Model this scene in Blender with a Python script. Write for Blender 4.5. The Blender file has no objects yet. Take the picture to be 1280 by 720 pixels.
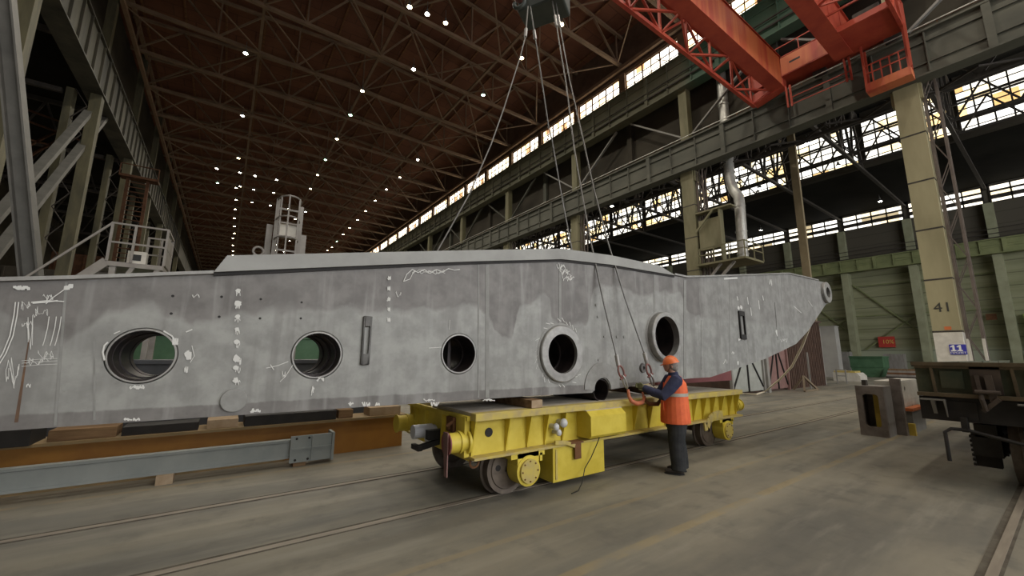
LAMP_W = 1300; REAR_FILL_W = 6500; CLERE_W = 5000; SIDE_W = 3500; LOW_W = 2500
import bpy, bmesh, math, random
from mathutils import Vector, Matrix
rnd = random.Random(7)
SC = bpy.context.scene
COL = SC.collection
PI = math.pi

# ------------------------------------------------------------------ camera
F_PX, YAW, PITCH, ROLL, CAM_H = 498.775729, 0.618397221, 0.166556552, 0.00631678841, 1.75
_f = Vector((math.sin(YAW)*math.cos(PITCH), math.cos(YAW)*math.cos(PITCH), math.sin(PITCH)))
_r = Vector((math.cos(YAW), -math.sin(YAW), 0)); _u = _r.cross(_f)
RT = math.cos(ROLL)*_r + math.sin(ROLL)*_u
UP = -math.sin(ROLL)*_r + math.cos(ROLL)*_u
FW = _f
def at(x, y, ax, v):
    """point of the photo (1280x720) on the world plane ax = v"""
    d = RT*((x-640)/F_PX) - UP*((y-360)/F_PX) + FW
    i = 'xyz'.index(ax); c = (0, 0, CAM_H)[i]
    return Vector((0, 0, CAM_H)) + d*((v-c)/d[i])
cam = bpy.data.cameras.new('camera'); camo = bpy.data.objects.new('camera', cam); COL.objects.link(camo)
m = Matrix((RT, UP, -FW)).transposed().to_4x4(); m.translation = (0, 0, CAM_H); camo.matrix_world = m
cam.sensor_width = 36; cam.lens = F_PX/1280*36; cam.clip_start = .05; cam.clip_end = 600
SC.camera = camo
SC.view_settings.view_transform = 'Standard'; SC.view_settings.look = 'None'
SC.view_settings.exposure = 0.2; SC.view_settings.gamma = 1.0; SC.view_settings.use_curve_mapping = False

# ------------------------------------------------------------------ materials
def mat(name, c1, c2=None, scale=2.0, rough=.7, metal=0.0, detail=6, stretch=(1,1,1), lo=.35, hi=.65, bump=0.0, extra=None):
    m = bpy.data.materials.new(name); m.use_nodes = True; nt = m.node_tree; N = nt.nodes; L = nt.links
    b = N['Principled BSDF']; b.inputs['Roughness'].default_value = rough; b.inputs['Metallic'].default_value = metal
    b.inputs['Base Color'].default_value = (*c1, 1)
    if rough >= .85: b.inputs['Specular IOR Level'].default_value = .08
    if c2 is not None:
        tc = N.new('ShaderNodeTexCoord'); mp = N.new('ShaderNodeMapping'); mp.inputs['Scale'].default_value = stretch
        L.new(tc.outputs['Object'], mp.inputs['Vector'])
        no = N.new('ShaderNodeTexNoise'); no.inputs['Scale'].default_value = scale; no.inputs['Detail'].default_value = detail
        no.inputs['Roughness'].default_value = .6
        L.new(mp.outputs[0], no.inputs['Vector'])
        cr = N.new('ShaderNodeValToRGB'); cr.color_ramp.elements[0].position = lo; cr.color_ramp.elements[1].position = hi
        cr.color_ramp.elements[0].color = (*c1, 1); cr.color_ramp.elements[1].color = (*c2, 1)
        L.new(no.outputs['Fac'], cr.inputs['Fac']); L.new(cr.outputs['Color'], b.inputs['Base Color'])
        if bump:
            bp = N.new('ShaderNodeBump'); bp.inputs['Strength'].default_value = bump; bp.inputs['Distance'].default_value = .02
            L.new(no.outputs['Fac'], bp.inputs['Height']); L.new(bp.outputs[0], b.inputs['Normal'])
        if extra: extra(nt, b, cr, mp, no)
    return m
def emit(name, col, strength):
    m = bpy.data.materials.new(name); m.use_nodes = True; b = m.node_tree.nodes['Principled BSDF']
    b.inputs['Base Color'].default_value = (.02,.02,.02,1)
    b.inputs['Emission Color'].default_value = (*col, 1); b.inputs['Emission Strength'].default_value = strength
    return m
def mixc(nt, fac, a, b, blend='MIX'):
    n = nt.nodes.new('ShaderNodeMix'); n.data_type = 'RGBA'; n.blend_type = blend
    for i, v in ((0, fac), (6, a), (7, b)):
        if isinstance(v, (int, float)): n.inputs[i].default_value = v
        elif isinstance(v, tuple): n.inputs[i].default_value = (*v, 1)
        else: nt.links.new(v, n.inputs[i])
    return n.outputs[2]
def math_(nt, op, a, b=0.0, c=None):
    n = nt.nodes.new('ShaderNodeMath'); n.operation = op
    for i, v in enumerate((a, b, c)):
        if v is None: continue
        if isinstance(v, (int, float)): n.inputs[i].default_value = v
        else: nt.links.new(v, n.inputs[i])
    return n.outputs[0]
def noise(nt, vec, scale, detail=5, rough=.6):
    n = nt.nodes.new('ShaderNodeTexNoise'); n.inputs['Scale'].default_value = scale; n.inputs['Detail'].default_value = detail
    n.inputs['Roughness'].default_value = rough; nt.links.new(vec, n.inputs['Vector']); return n.outputs['Fac']
def sstep(nt, v, a, b):
    n = nt.nodes.new('ShaderNodeMapRange'); n.interpolation_type = 'SMOOTHSTEP'
    n.inputs['From Min'].default_value = a; n.inputs['From Max'].default_value = b; nt.links.new(v, n.inputs['Value']); return n.outputs[0]

M = {}
M['dark_steel'] = mat('dark_steel', (.030,.026,.022), (.055,.045,.036), 3, .8)
M['black_steel'] = mat('black_steel', (.010,.009,.009), (.022,.019,.018), 4, .7)
M['olive'] = mat('olive_paint', (.130,.120,.060), (.205,.185,.105), 1.2, .65, stretch=(1,1,.3))
M['olive_light'] = mat('yellowed_column_paint', (.27,.24,.135), (.36,.32,.19), .8, .6, stretch=(1,1,.25))
M['brown_column'] = mat('brown_column_paint', (.15,.115,.075), (.22,.17,.11), 1, .7)
M['left_olive'] = mat('dusty_olive_paint', (.042,.039,.024), (.11,.098,.052), 1.3, .7, stretch=(1,1,.25))  # olive darkened for the dim left side, shade put into the colour
M['girder'] = mat('girder_grey_green', (.058,.058,.044), (.095,.093,.070), .9, .7, stretch=(1,.4,1))
M['girder_up'] = mat('girder_olive', (.115,.115,.070), (.175,.170,.105), .9, .7, stretch=(1,.4,1))
def greenshift(nt, b, cr, mp, no):   # the painting of the upper girder changes to green near the crane
    g = nt.nodes.new('ShaderNodeNewGeometry'); s = nt.nodes.new('ShaderNodeSeparateXYZ'); nt.links.new(g.outputs['Position'], s.inputs[0])
    f = sstep(nt, s.outputs['Y'], 15.6, 13.8)
    nt.links.new(mixc(nt, f, cr.outputs['Color'], (.060,.115,.075)), b.inputs['Base Color'])
M['girder_up'] = mat('girder_olive', (.090,.088,.055), (.140,.134,.085), .9, .7, stretch=(1,.4,1), extra=greenshift)
M['left_grey'] = mat('left_grey_paint', (.09,.088,.078), (.125,.12,.108), 2, .7)  # shaded copy of the grey paint for the dim left side
M['left_rust'] = mat('left_rusty_steel', (.055,.028,.018), (.09,.045,.025), 3, .85)  # rusty steel with the left side's dimness painted in
M['left_girder'] = mat('left_girder_paint', (.020,.019,.015), (.072,.066,.045), .5, .7, stretch=(1,1.2,.15))  # dirt streaks, plus the left side's shade in the base tone
M['truss'] = mat('truss_rust_brown', (.130,.085,.052), (.190,.125,.075), .8, .8)
M['eaves'] = mat('eaves_brown', (.14,.085,.05), (.21,.13,.075), .8, .8)
M['rust'] = mat('rusty_brown', (.11,.055,.03), (.18,.09,.045), 3, .85)
def roof_extra(nt, b, cr, mp, no):
    br = nt.nodes.new('ShaderNodeTexBrick'); tc = nt.nodes.new('ShaderNodeTexCoord')
    nt.links.new(tc.outputs['Object'], br.inputs['Vector']); br.inputs['Scale'].default_value = 1
    br.inputs['Brick Width'].default_value = 3.1; br.inputs['Row Height'].default_value = 1.5; br.inputs['Mortar Size'].default_value = .05
    br.inputs['Color1'].default_value = (.125,.050,.030,1); br.inputs['Color2'].default_value = (.20,.080,.045,1); br.inputs['Mortar'].default_value = (.05,.026,.02,1)
    nt.links.new(mixc(nt, .35, cr.outputs['Color'], br.outputs['Color']), b.inputs['Base Color'])
M['roof'] = mat('rust_brown_roof_deck', (.085,.042,.028), (.135,.065,.042), .35, .85, extra=roof_extra)
M['dark_wall'] = mat('sooty_wall', (.045,.040,.032), (.075,.066,.052), .4, .9, stretch=(1,.5,1))
M['soot_ceiling'] = mat('sooty_ceiling', (.011,.0105,.009), (.019,.018,.015), .3, .95)  # even near-black base colour
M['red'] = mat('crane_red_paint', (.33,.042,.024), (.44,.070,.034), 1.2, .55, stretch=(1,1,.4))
M['red_side'] = mat('crane_orange_paint', (.52,.145,.055), (.38,.052,.028), 1.0, .55, stretch=(1.2,1,.08), lo=.45, hi=.62)  # lit copy of the crane red, light painted in, with darker streaks
M['yellow'] = mat('cart_yellow_paint', (.56,.43,.035), (.68,.55,.075), 3, .5)
M['yellow_dirty'] = mat('worn_yellow_paint', (.54,.43,.10), (.38,.30,.16), 7, .65, lo=.4, hi=.7)
M['deck'] = mat('dusty_deck_steel', (.40,.36,.30), (.54,.49,.41), 4, .8)
M['wood'] = mat('timber', (.13,.08,.045), (.27,.175,.10), 6, .85, stretch=(.25,2,2))
M['wood_pale'] = mat('pale_timber', (.34,.25,.16), (.44,.34,.24), 6, .85)
M['wood_dark'] = mat('dark_timber', (.07,.045,.03), (.14,.09,.055), 6, .85)
M['wheel'] = mat('worn_wheel_steel', (.10,.08,.065), (.19,.155,.125), 6, .5, .4)
M['orange_beam'] = mat('orange_primer', (.34,.155,.022), (.27,.115,.018), 2, .6)
M['orange_top'] = mat('dusty_orange_primer', (.20,.15,.08), (.28,.19,.09), 3, .8)
M['grey_beam'] = mat('grey_primer', (.22,.245,.24), (.28,.30,.29), 2, .6)
M['grey_paint'] = mat('grey_paint', (.22,.21,.19), (.27,.26,.24), 2, .7)
M['white'] = mat('off_white_paint', (.50,.47,.41), (.62,.59,.52), 3, .7)
M['stair'] = mat('pale_grey_rail_paint', (.22,.20,.18), (.29,.27,.24), 3, .6)
M['galv'] = mat('galvanised_duct', (.40,.39,.36), (.52,.51,.47), 3, .4, .5)
M['brown_wall'] = mat('rusty_upper_wall', (.085,.055,.04), (.13,.085,.06), .6, .9)
M['rope'] = mat('wire_rope', (.13,.125,.12), (.25,.24,.225), 60, .45, .6, stretch=(1,1,3))
M['chain'] = mat('chain_steel', (.35,.34,.33), (.50,.48,.46), 9, .4, .6)
M['shackle_red'] = mat('shackle_red', (.25,.075,.065), (.20,.10,.09), 9, .5)
M['hook_orange'] = mat('hook_orange', (.62,.16,.06), (.48,.20,.13), 9, .5)
M['block'] = mat('hook_block_paint', (.035,.045,.04), (.055,.065,.058), 2, .5)
M['maroon'] = mat('maroon_primer', (.20,.055,.058), (.24,.072,.072), 2, .7)
M['pink_gate'] = mat('faded_red_gate', (.19,.105,.095), (.25,.14,.125), 3, .7)
M['pale_gate'] = mat('pale_grey_gate', (.30,.31,.28), (.36,.37,.34), 3, .7)
M['brown_shed'] = mat('brown_corrugated', (.075,.045,.034), (.12,.072,.052), 2, .8)
M['wagon_green'] = mat('wagon_green', (.040,.052,.030), (.085,.085,.05), 4, .75)
M['wagon_brown'] = mat('wagon_rusty_ledge', (.10,.075,.045), (.16,.12,.07), 5, .8)
M['wagon_latch'] = mat('wagon_latch_brown', (.055,.04,.032), (.10,.075,.058), 5, .7)
M['wagon_dark'] = mat('wagon_frame_black', (.014,.013,.013), (.03,.026,.024), 4, .6)
M['castg'] = mat('machined_block_steel', (.27,.25,.23), (.38,.36,.34), 3, .45, .4, stretch=(1,1,.4))
M['mill'] = mat('brown_machined_face', (.17,.14,.125), (.27,.235,.215), 4, .5, .3)
M['orange_mark'] = mat('orange_strip', (.60,.17,.05), (.50,.13,.04), 5, .6)
M['yellow_mark'] = mat('yellow_block', (.62,.45,.06), (.50,.34,.05), 5, .6)
M['bin_green'] = mat('green_container', (.050,.125,.060), (.075,.165,.085), 2, .6)
M['wall_green'] = None
def siding(nt, b, cr, mp, no):
    tc = nt.nodes.new('ShaderNodeTexCoord'); s = nt.nodes.new('ShaderNodeSeparateXYZ'); nt.links.new(tc.outputs['Object'], s.inputs[0])
    z = s.outputs['Z']
    st = math_(nt, 'FRACT', math_(nt, 'MULTIPLY', z, .8)); line = sstep(nt, st, .12, .02)
    up = sstep(nt, z, 12.0, 13.2)                      # bare grey-brown slabs over the painted green dado
    low = sstep(nt, z, 3.2, 2.2)
    c = mixc(nt, up, cr.outputs['Color'], (.10,.088,.066)); c = mixc(nt, low, c, (.36,.39,.29)); c = mixc(nt, math_(nt,'MULTIPLY',line,.55), c, (.05,.05,.03))
    nt.links.new(c, b.inputs['Base Color'])
M['wall_green'] = mat('green_wall_slabs', (.235,.245,.140), (.33,.335,.215), .6, .8, stretch=(1,.25,3), extra=siding)
M['green_steel'] = mat('green_painted_steel', (.17,.195,.085), (.24,.265,.12), .8, .65)
M['pilaster'] = mat('pale_green_pilaster', (.28,.29,.18), (.37,.38,.25), .8, .7)
M['helmet'] = mat('orange_helmet', (.80,.19,.055), None, rough=.35)
M['vest'] = mat('orange_vest', (.85,.17,.055), (.74,.13,.045), 8, .75)
M['reflect'] = mat('reflective_tape', (.42,.41,.36), None, rough=.4)
M['jacket'] = mat('navy_jacket', (.040,.045,.085), (.065,.070,.12), 9, .9)
M['trousers'] = mat('charcoal_trousers', (.035,.037,.040), (.055,.057,.060), 9, .9)
M['shoe'] = mat('dusty_black_shoe', (.03,.025,.022), (.055,.045,.04), 9, .7)
M['skin'] = mat('skin', (.42,.22,.16), (.48,.26,.19), 9, .6)
M['hair'] = mat('grey_hair', (.20,.18,.17), (.28,.26,.24), 30, .9)
M['glove'] = mat('olive_work_glove', (.16,.17,.09), (.24,.24,.14), 12, .9)
M['blue_sign'] = mat('blue_sign', (.045,.045,.36), None, rough=.5)
M['white_letters'] = mat('white_lettering', (.75,.75,.72), None, rough=.6)
M['black_letters'] = mat('dark_lettering', (.04,.038,.03), None, rough=.8)
M['red_sign'] = mat('red_banner', (.55,.05,.035), (.48,.04,.03), 3, .6)
M['yellow_letters'] = mat('yellow_lettering', (.70,.50,.12), None, rough=.6)
M['hose'] = mat('pale_hose', (.66,.58,.44), None, rough=.7)
M['black'] = mat('black_rubber', (.012,.012,.012), None, rough=.6)
M['knob_white'] = mat('white_lamp_glass', (.55,.56,.58), None, rough=.25)
M['chalk'] = mat('chalk', (.66,.66,.64), None, rough=.95)
M['rust_streak'] = mat('rust_streak', (.16,.09,.05), (.10,.06,.04), 8, .8)
M['lime'] = mat('lime_green_sheet', (.22,.34,.06), (.28,.40,.08), 2, .7)
M['rail'] = mat('rail_steel', (.24,.205,.165), (.32,.28,.22), 5, .6, .2, stretch=(.3,3,1))
M['groove'] = mat('rail_groove_dirt', (.085,.074,.06), (.14,.125,.10), 5, .9)
M['lamp_shade'] = mat('lamp_housing', (.10,.10,.09), None, rough=.5)
M['lamp_white'] = emit('lamp_glow_neutral', (1,.96,.84), 40)
M['lamp_green'] = emit('lamp_glow_green', (.45,1,.62), 22)
M['lamp_yellow'] = emit('lamp_glow_warm', (1,.86,.52), 40)

# the big steel box beam: mottled steel, darker handled band at the top and bottom
def beam_mat():
    m = bpy.data.materials.new('bare_grey_steel'); m.use_nodes = True; nt = m.node_tree; b = nt.nodes['Principled BSDF']
    g = nt.nodes.new('ShaderNodeNewGeometry'); P = g.outputs['Position']
    s = nt.nodes.new('ShaderNodeSeparateXYZ'); nt.links.new(P, s.inputs[0]); X, Z = s.outputs['X'], s.outputs['Z']
    n1 = noise(nt, P, .9, 3); n2 = noise(nt, P, 4.5, 6); n3 = noise(nt, P, 22, 4)
    mp = nt.nodes.new('ShaderNodeMapping'); mp.inputs['Scale'].default_value = (4.5, 1, .35); nt.links.new(P, mp.inputs['Vector'])
    n4 = noise(nt, mp.outputs[0], 2.2, 5); n6 = noise(nt, mp.outputs[0], .8, 4)
    # edge of the darker weathered coat along the plate, stop by stop
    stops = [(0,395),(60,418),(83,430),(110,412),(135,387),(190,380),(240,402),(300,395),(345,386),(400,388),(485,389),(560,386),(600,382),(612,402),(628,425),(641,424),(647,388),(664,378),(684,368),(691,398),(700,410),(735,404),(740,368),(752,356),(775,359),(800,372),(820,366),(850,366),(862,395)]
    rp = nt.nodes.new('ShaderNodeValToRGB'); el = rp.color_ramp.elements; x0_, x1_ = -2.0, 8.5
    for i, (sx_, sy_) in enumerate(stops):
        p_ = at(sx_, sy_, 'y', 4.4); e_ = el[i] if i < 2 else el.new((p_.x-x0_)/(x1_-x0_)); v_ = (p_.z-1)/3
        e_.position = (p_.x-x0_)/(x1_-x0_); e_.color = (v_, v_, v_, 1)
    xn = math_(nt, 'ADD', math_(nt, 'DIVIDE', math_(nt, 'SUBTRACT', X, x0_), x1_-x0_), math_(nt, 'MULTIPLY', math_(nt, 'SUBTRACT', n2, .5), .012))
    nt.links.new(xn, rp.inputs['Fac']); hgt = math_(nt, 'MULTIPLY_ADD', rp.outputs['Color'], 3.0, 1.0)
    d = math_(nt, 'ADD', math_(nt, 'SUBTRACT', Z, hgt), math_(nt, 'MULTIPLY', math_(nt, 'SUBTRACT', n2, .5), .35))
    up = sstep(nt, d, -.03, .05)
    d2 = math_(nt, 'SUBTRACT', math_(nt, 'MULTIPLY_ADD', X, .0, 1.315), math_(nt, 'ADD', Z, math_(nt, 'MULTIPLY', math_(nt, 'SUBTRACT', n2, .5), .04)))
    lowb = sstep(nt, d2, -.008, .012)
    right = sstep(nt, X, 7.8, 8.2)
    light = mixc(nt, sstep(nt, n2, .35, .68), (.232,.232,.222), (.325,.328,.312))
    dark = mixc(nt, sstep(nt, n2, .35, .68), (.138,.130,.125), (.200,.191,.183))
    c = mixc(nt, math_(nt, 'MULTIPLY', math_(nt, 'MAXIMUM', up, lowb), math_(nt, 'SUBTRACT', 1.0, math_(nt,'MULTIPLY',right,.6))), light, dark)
    c = mixc(nt, math_(nt, 'MULTIPLY', sstep(nt, n4, .55, .75), .35), c, (.36,.36,.35))
    c = mixc(nt, math_(nt, 'MULTIPLY', sstep(nt, n6, .52, .64), .45), c, (.165,.158,.152))
    c = mixc(nt, math_(nt, 'MULTIPLY', sstep(nt, n6, .47, .36), .40), c, (.335,.337,.325))
    c = mixc(nt, math_(nt, 'MULTIPLY', sstep(nt, n3, .60, .8), .25), c, (.10,.095,.09))
    nt.links.new(c, b.inputs['Base Color']); b.inputs['Roughness'].default_value = .55; b.inputs['Metallic'].default_value = .15
    return m
M['beam'] = beam_mat()
M['beam_edge'] = mat('ground_steel_edge', (.13,.125,.12), (.20,.195,.185), 6, .5, .3)
M['ring'] = mat('turned_ring_steel', (.24,.235,.225), (.34,.335,.32), 8, .42, .4)
M['ring_dark'] = mat('dark_bore_steel', (.022,.018,.018), (.055,.042,.042), 6, .4, .4)
M['weld'] = mat('ground_weld', (.235,.235,.225), (.29,.29,.28), 12, .6)
M['handle'] = mat('dark_bracket_steel', (.085,.082,.078), (.13,.125,.12), 9, .5, .3)

def floor_mat():
    m = bpy.data.materials.new('worn_shop_floor'); m.use_nodes = True; nt = m.node_tree; b = nt.nodes['Principled BSDF']
    g = nt.nodes.new('ShaderNodeNewGeometry'); P = g.outputs['Position']
    s = nt.nodes.new('ShaderNodeSeparateXYZ'); nt.links.new(P, s.inputs[0]); X, Y = s.outputs['X'], s.outputs['Y']
    mp = nt.nodes.new('ShaderNodeMapping'); mp.inputs['Scale'].default_value = (.28, 1.1, 1); nt.links.new(P, mp.inputs['Vector'])
    n1 = noise(nt, mp.outputs[0], .8, 5); n2 = noise(nt, P, 2.2, 6); n3 = noise(nt, P, 14, 5)
    mp2 = nt.nodes.new('ShaderNodeMapping'); mp2.inputs['Scale'].default_value = (.35, 2.6, 1); nt.links.new(P, mp2.inputs['Vector'])
    n5 = noise(nt, mp2.outputs[0], 1.4, 4)
    c = mixc(nt, sstep(nt, n1, .32, .66), (.138,.132,.112), (.255,.232,.178))
    c = mixc(nt, math_(nt, 'MULTIPLY', sstep(nt, n2, .50, .72), .5), c, (.105,.100,.088))
    c = mixc(nt, math_(nt, 'MULTIPLY', sstep(nt, n5, .52, .70), .38), c, (.30,.28,.23))
    c = mixc(nt, math_(nt, 'MULTIPLY', sstep(nt, n3, .60, .8), .22), c, (.08,.075,.065))
    # faded yellow aisle lines, worn through
    def line(y0, w, k):
        dy = math_(nt, 'ABSOLUTE', math_(nt, 'SUBTRACT', Y, y0)); f = sstep(nt, dy, w, w*.6)
        return math_(nt, 'MULTIPLY', math_(nt, 'MULTIPLY', f, sstep(nt, n2, .30, .58)), k)
    c = mixc(nt, line(2.62, .07, .28), c, (.42,.30,.10))
    c = mixc(nt, line(7.25, .06, .25), c, (.42,.29,.12))
    c = mixc(nt, line(3.42, .05, .2), c, (.42,.30,.12))
    nt.links.new(c, b.inputs['Base Color'])
    b.inputs['Roughness'].default_value = .62
    r = nt.nodes.new('ShaderNodeMapRange'); nt.links.new(n2, r.inputs['Value']); r.inputs['To Min'].default_value = .5; r.inputs['To Max'].default_value = .85
    nt.links.new(r.outputs[0], b.inputs['Roughness'])
    bp = nt.nodes.new('ShaderNodeBump'); bp.inputs['Strength'].default_value = .12; bp.inputs['Distance'].default_value = .01
    nt.links.new(n3, bp.inputs['Height']); nt.links.new(bp.outputs[0], b.inputs['Normal'])
    return m
M['floor'] = floor_mat()

def pane_mat(name, cols, strength, sx=1.1, sz=1.3):
    """lit, dirty window panes; each pane its own tone"""
    m = bpy.data.materials.new(name); m.use_nodes = True; nt = m.node_tree; b = nt.nodes['Principled BSDF']
    g = nt.nodes.new('ShaderNodeNewGeometry'); P = g.outputs['Position']
    mp = nt.nodes.new('ShaderNodeMapping'); mp.inputs['Scale'].default_value = (1, sx, sz); nt.links.new(P, mp.inputs['Vector'])
    w = nt.nodes.new('ShaderNodeTexWhiteNoise'); w.noise_dimensions = '3D'
    fl = nt.nodes.new('ShaderNodeVectorMath'); fl.operation = 'FLOOR'; nt.links.new(mp.outputs[0], fl.inputs[0]); nt.links.new(fl.outputs[0], w.inputs['Vector'])
    cr = nt.nodes.new('ShaderNodeValToRGB'); cr.color_ramp.interpolation = 'CONSTANT'
    els = cr.color_ramp.elements
    for i, (p, c) in enumerate(cols):
        e = els[i] if i < 2 else els.new(p)
        e.position = p; e.color = (*c, 1)
    nt.links.new(w.outputs['Value'], cr.inputs['Fac'])
    n = noise(nt, P, 1.6, 5); c = mixc(nt, math_(nt, 'MULTIPLY', sstep(nt, n, .5, .75), .45), cr.outputs['Color'], (.35,.22,.10), 'MULTIPLY')
    b.inputs['Base Color'].default_value = (.05,.05,.05,1); nt.links.new(c, b.inputs['Emission Color']); b.inputs['Emission Strength'].default_value = strength
    return m
M['pane_clere'] = pane_mat('dirty_clerestory_glass', [(0,(1,.93,.78)),(.5,(1,.88,.62)),(.68,(.95,.70,.38)),(.82,(1,.97,.9)),(.93,(.45,.24,.11))], 3.2)
M['pane_side'] = pane_mat('yellowed_side_glass', [(0,(1,.95,.82)),(.4,(1,.80,.45)),(.6,(1,.98,.93)),(.8,(.98,.68,.28)),(.93,(.6,.36,.14))], 2.0, .75, .95)
M['pane_low'] = pane_mat('low_side_glass', [(0,(1,.97,.88)),(.5,(1,.92,.74)),(.8,(.8,.66,.42)),(.9,(.3,.24,.14))], 2.0, .6, 1.4)
M['pane_rear'] = emit('rear_gable_glass', (1,.97,.93), 1.5)  # glow of the added panes behind the camera
M['ochre'] = mat('ochre_post_paint', (.21,.165,.095), (.28,.225,.13), 1, .7)
M['booth'] = mat('booth_grey', (.33,.32,.30), (.38,.37,.345), 1, .7)
M['bench'] = mat('bench_blue_grey', (.045,.05,.06), (.07,.075,.085), 2, .5)
M['pad'] = mat('grey_primed_pad', (.27,.27,.26), (.35,.352,.34), 1.8, .6)
M['weld_faint'] = mat('weld_line', (.21,.21,.20), (.26,.26,.25), 8, .6)
M['mauve'] = mat('dusty_brown_angle', (.10,.078,.066), (.15,.12,.10), 2, .8)

# ------------------------------------------------------------------ mesh helpers
class MB:
    def __init__(s): s.v = []; s.f = []; s.mi = []; s.m = 0
    def add(s, vs, fs):
        o = len(s.v); s.v += [tuple(v) for v in vs]; s.f += [tuple(i+o for i in f) for f in fs]; s.mi += [s.m]*len(fs); return s
    def box(s, x0, x1, y0, y1, z0, z1):
        if x0 > x1: x0, x1 = x1, x0
        if y0 > y1: y0, y1 = y1, y0
        if z0 > z1: z0, z1 = z1, z0
        v = [(x,y,z) for z in (z0,z1) for y in (y0,y1) for x in (x0,x1)]
        return s.add(v, [(0,2,3,1),(4,5,7,6),(0,1,5,4),(2,6,7,3),(0,4,6,2),(1,3,7,5)])
    def bar(s, a, b, w, h=None, up=(0,0,1)):
        a, b = Vector(a), Vector(b); h = w if h is None else h; d = (b-a).normalized(); up = Vector(up)
        if abs(d.dot(up)) > .97: up = Vector((1,0,0)) if abs(d.x) < .9 else Vector((0,1,0))
        r = d.cross(up).normalized(); u = r.cross(d).normalized()
        c = [(-w/2,-h/2),(w/2,-h/2),(w/2,h/2),(-w/2,h/2)]
        v = [a+r*p+u*q for p,q in c]+[b+r*p+u*q for p,q in c]
        return s.add(v, [(3,2,1,0),(4,5,6,7),(0,1,5,4),(1,2,6,5),(2,3,7,6),(3,0,4,7)])
    def ibeam(s, a, b, h, w, t=.03, up=(0,0,1), tw=.02):
        a, b = Vector(a), Vector(b); d = (b-a).normalized(); up = Vector(up); r = d.cross(up).normalized(); u = r.cross(d)
        s.bar(a+u*(h/2-t/2), b+u*(h/2-t/2), w, t, up); s.bar(a-u*(h/2-t/2), b-u*(h/2-t/2), w, t, up); s.bar(a, b, tw, h-2*t, up); return s
    def tube(s, path, r, n=10, cap=True, closed=False):
        P = [Vector(p) for p in path]; rs = r if isinstance(r, (list, tuple)) else [r]*len(P)
        rings = []; ref = None
        for i, p in enumerate(P):
            if closed: d = (P[(i+1) % len(P)]-P[i-1]).normalized()
            else: d = (P[min(i+1, len(P)-1)]-P[max(i-1, 0)]).normalized()
            if ref is None: ref = Vector((0,0,1)) if abs(d.z) < .9 else Vector((1,0,0))
            ref = (ref-d*ref.dot(d)).normalized(); q = d.cross(ref)
            rings.append([p+(ref*math.cos(2*PI*k/n)+q*math.sin(2*PI*k/n))*rs[i] for k in range(n)])
        v = [x for R in rings for x in R]; f = []; L = len(P)
        for i in range(L if closed else L-1):
            for k in range(n): f.append((i*n+k, i*n+(k+1)%n, ((i+1)%L)*n+(k+1)%n, ((i+1)%L)*n+k))
        if cap and not closed: f += [tuple(range(n))[::-1], tuple((L-1)*n+k for k in range(n))]
        return s.add(v, f)
    def cyl(s, a, b, r, n=24, r2=None): return s.tube([a, b], [r, r if r2 is None else r2], n)
    def lathe(s, c, axis, prof, n=32, closed=True):
        """prof: (offset along axis, radius); closed profile loop makes a ring"""
        c = Vector(c); ax = Vector(axis).normalized(); u = Vector((0,0,1)) if abs(ax.z) < .9 else Vector((1,0,0)); u = (u-ax*u.dot(ax)).normalized(); w = ax.cross(u)
        v = []; f = []; L = len(prof)
        for t, r in prof: v += [c+ax*t+(u*math.cos(2*PI*k/n)+w*math.sin(2*PI*k/n))*r for k in range(n)]
        for i in range(L if closed else L-1):
            j = (i+1) % L
            for k in range(n): f.append((i*n+k, j*n+k, j*n+(k+1)%n, i*n+(k+1)%n))
        return s.add(v, f)
    def loft(s, rings, cap=True):
        n = len(rings[0]); v = [p for R in rings for p in R]; f = []
        for i in range(len(rings)-1):
            for k in range(n): f.append((i*n+k, i*n+(k+1)%n, (i+1)*n+(k+1)%n, (i+1)*n+k))
        if cap: f += [tuple(range(n))[::-1], tuple((len(rings)-1)*n+k for k in range(n))]
        return s.add(v, f)
    def ell(s, c, rx, ry, rz, n=16, m=10, rot=None):
        rot = rot or Matrix.Identity(3); c = Vector(c); rings = []
        for i in range(m+1):
            th = PI*(i+.02)/(m+.04) if 0 < i < m else (0.02 if i == 0 else PI-.02)
            rings.append([c+rot@Vector((rx*math.sin(th)*math.cos(2*PI*k/n), ry*math.sin(th)*math.sin(2*PI*k/n), rz*math.cos(th))) for k in range(n)])
        return s.loft(rings)
    def prism(s, pts, off):
        """extrude polygon pts by the vector off"""
        off = Vector(off); n = len(pts); P = [Vector(p) for p in pts]
        return s.add(P+[p+off for p in P], [tuple(range(n))[::-1], tuple(range(n, 2*n))]+[(k,(k+1)%n,n+(k+1)%n,n+k) for k in range(n)])
    def plate(s, outline, holes, y0, y1):
        """polygon in XZ with holes, thickness y0..y1, filled by a 2D curve"""
        cu = bpy.data.curves.new('tmp', 'CURVE'); cu.dimensions = '2D'; cu.fill_mode = 'BOTH'; cu.extrude = abs(y1-y0)/2
        for lp in [outline]+holes:
            sp = cu.splines.new('POLY'); sp.points.add(len(lp)-1); sp.use_cyclic_u = True
            for i, (x, z) in enumerate(lp): sp.points[i].co = (x, z, 0, 1)
        o = bpy.data.objects.new('tmp', cu); COL.objects.link(o); bpy.context.view_layer.update()
        me = bpy.data.meshes.new_from_object(o.evaluated_get(bpy.context.evaluated_depsgraph_get()))
        ym = (y0+y1)/2
        s.add([(v.co.x, ym-v.co.z, v.co.y) for v in me.vertices], [tuple(p.vertices) for p in me.polygons])
        bpy.data.objects.remove(o); bpy.data.curves.remove(cu); bpy.data.meshes.remove(me); return s
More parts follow.
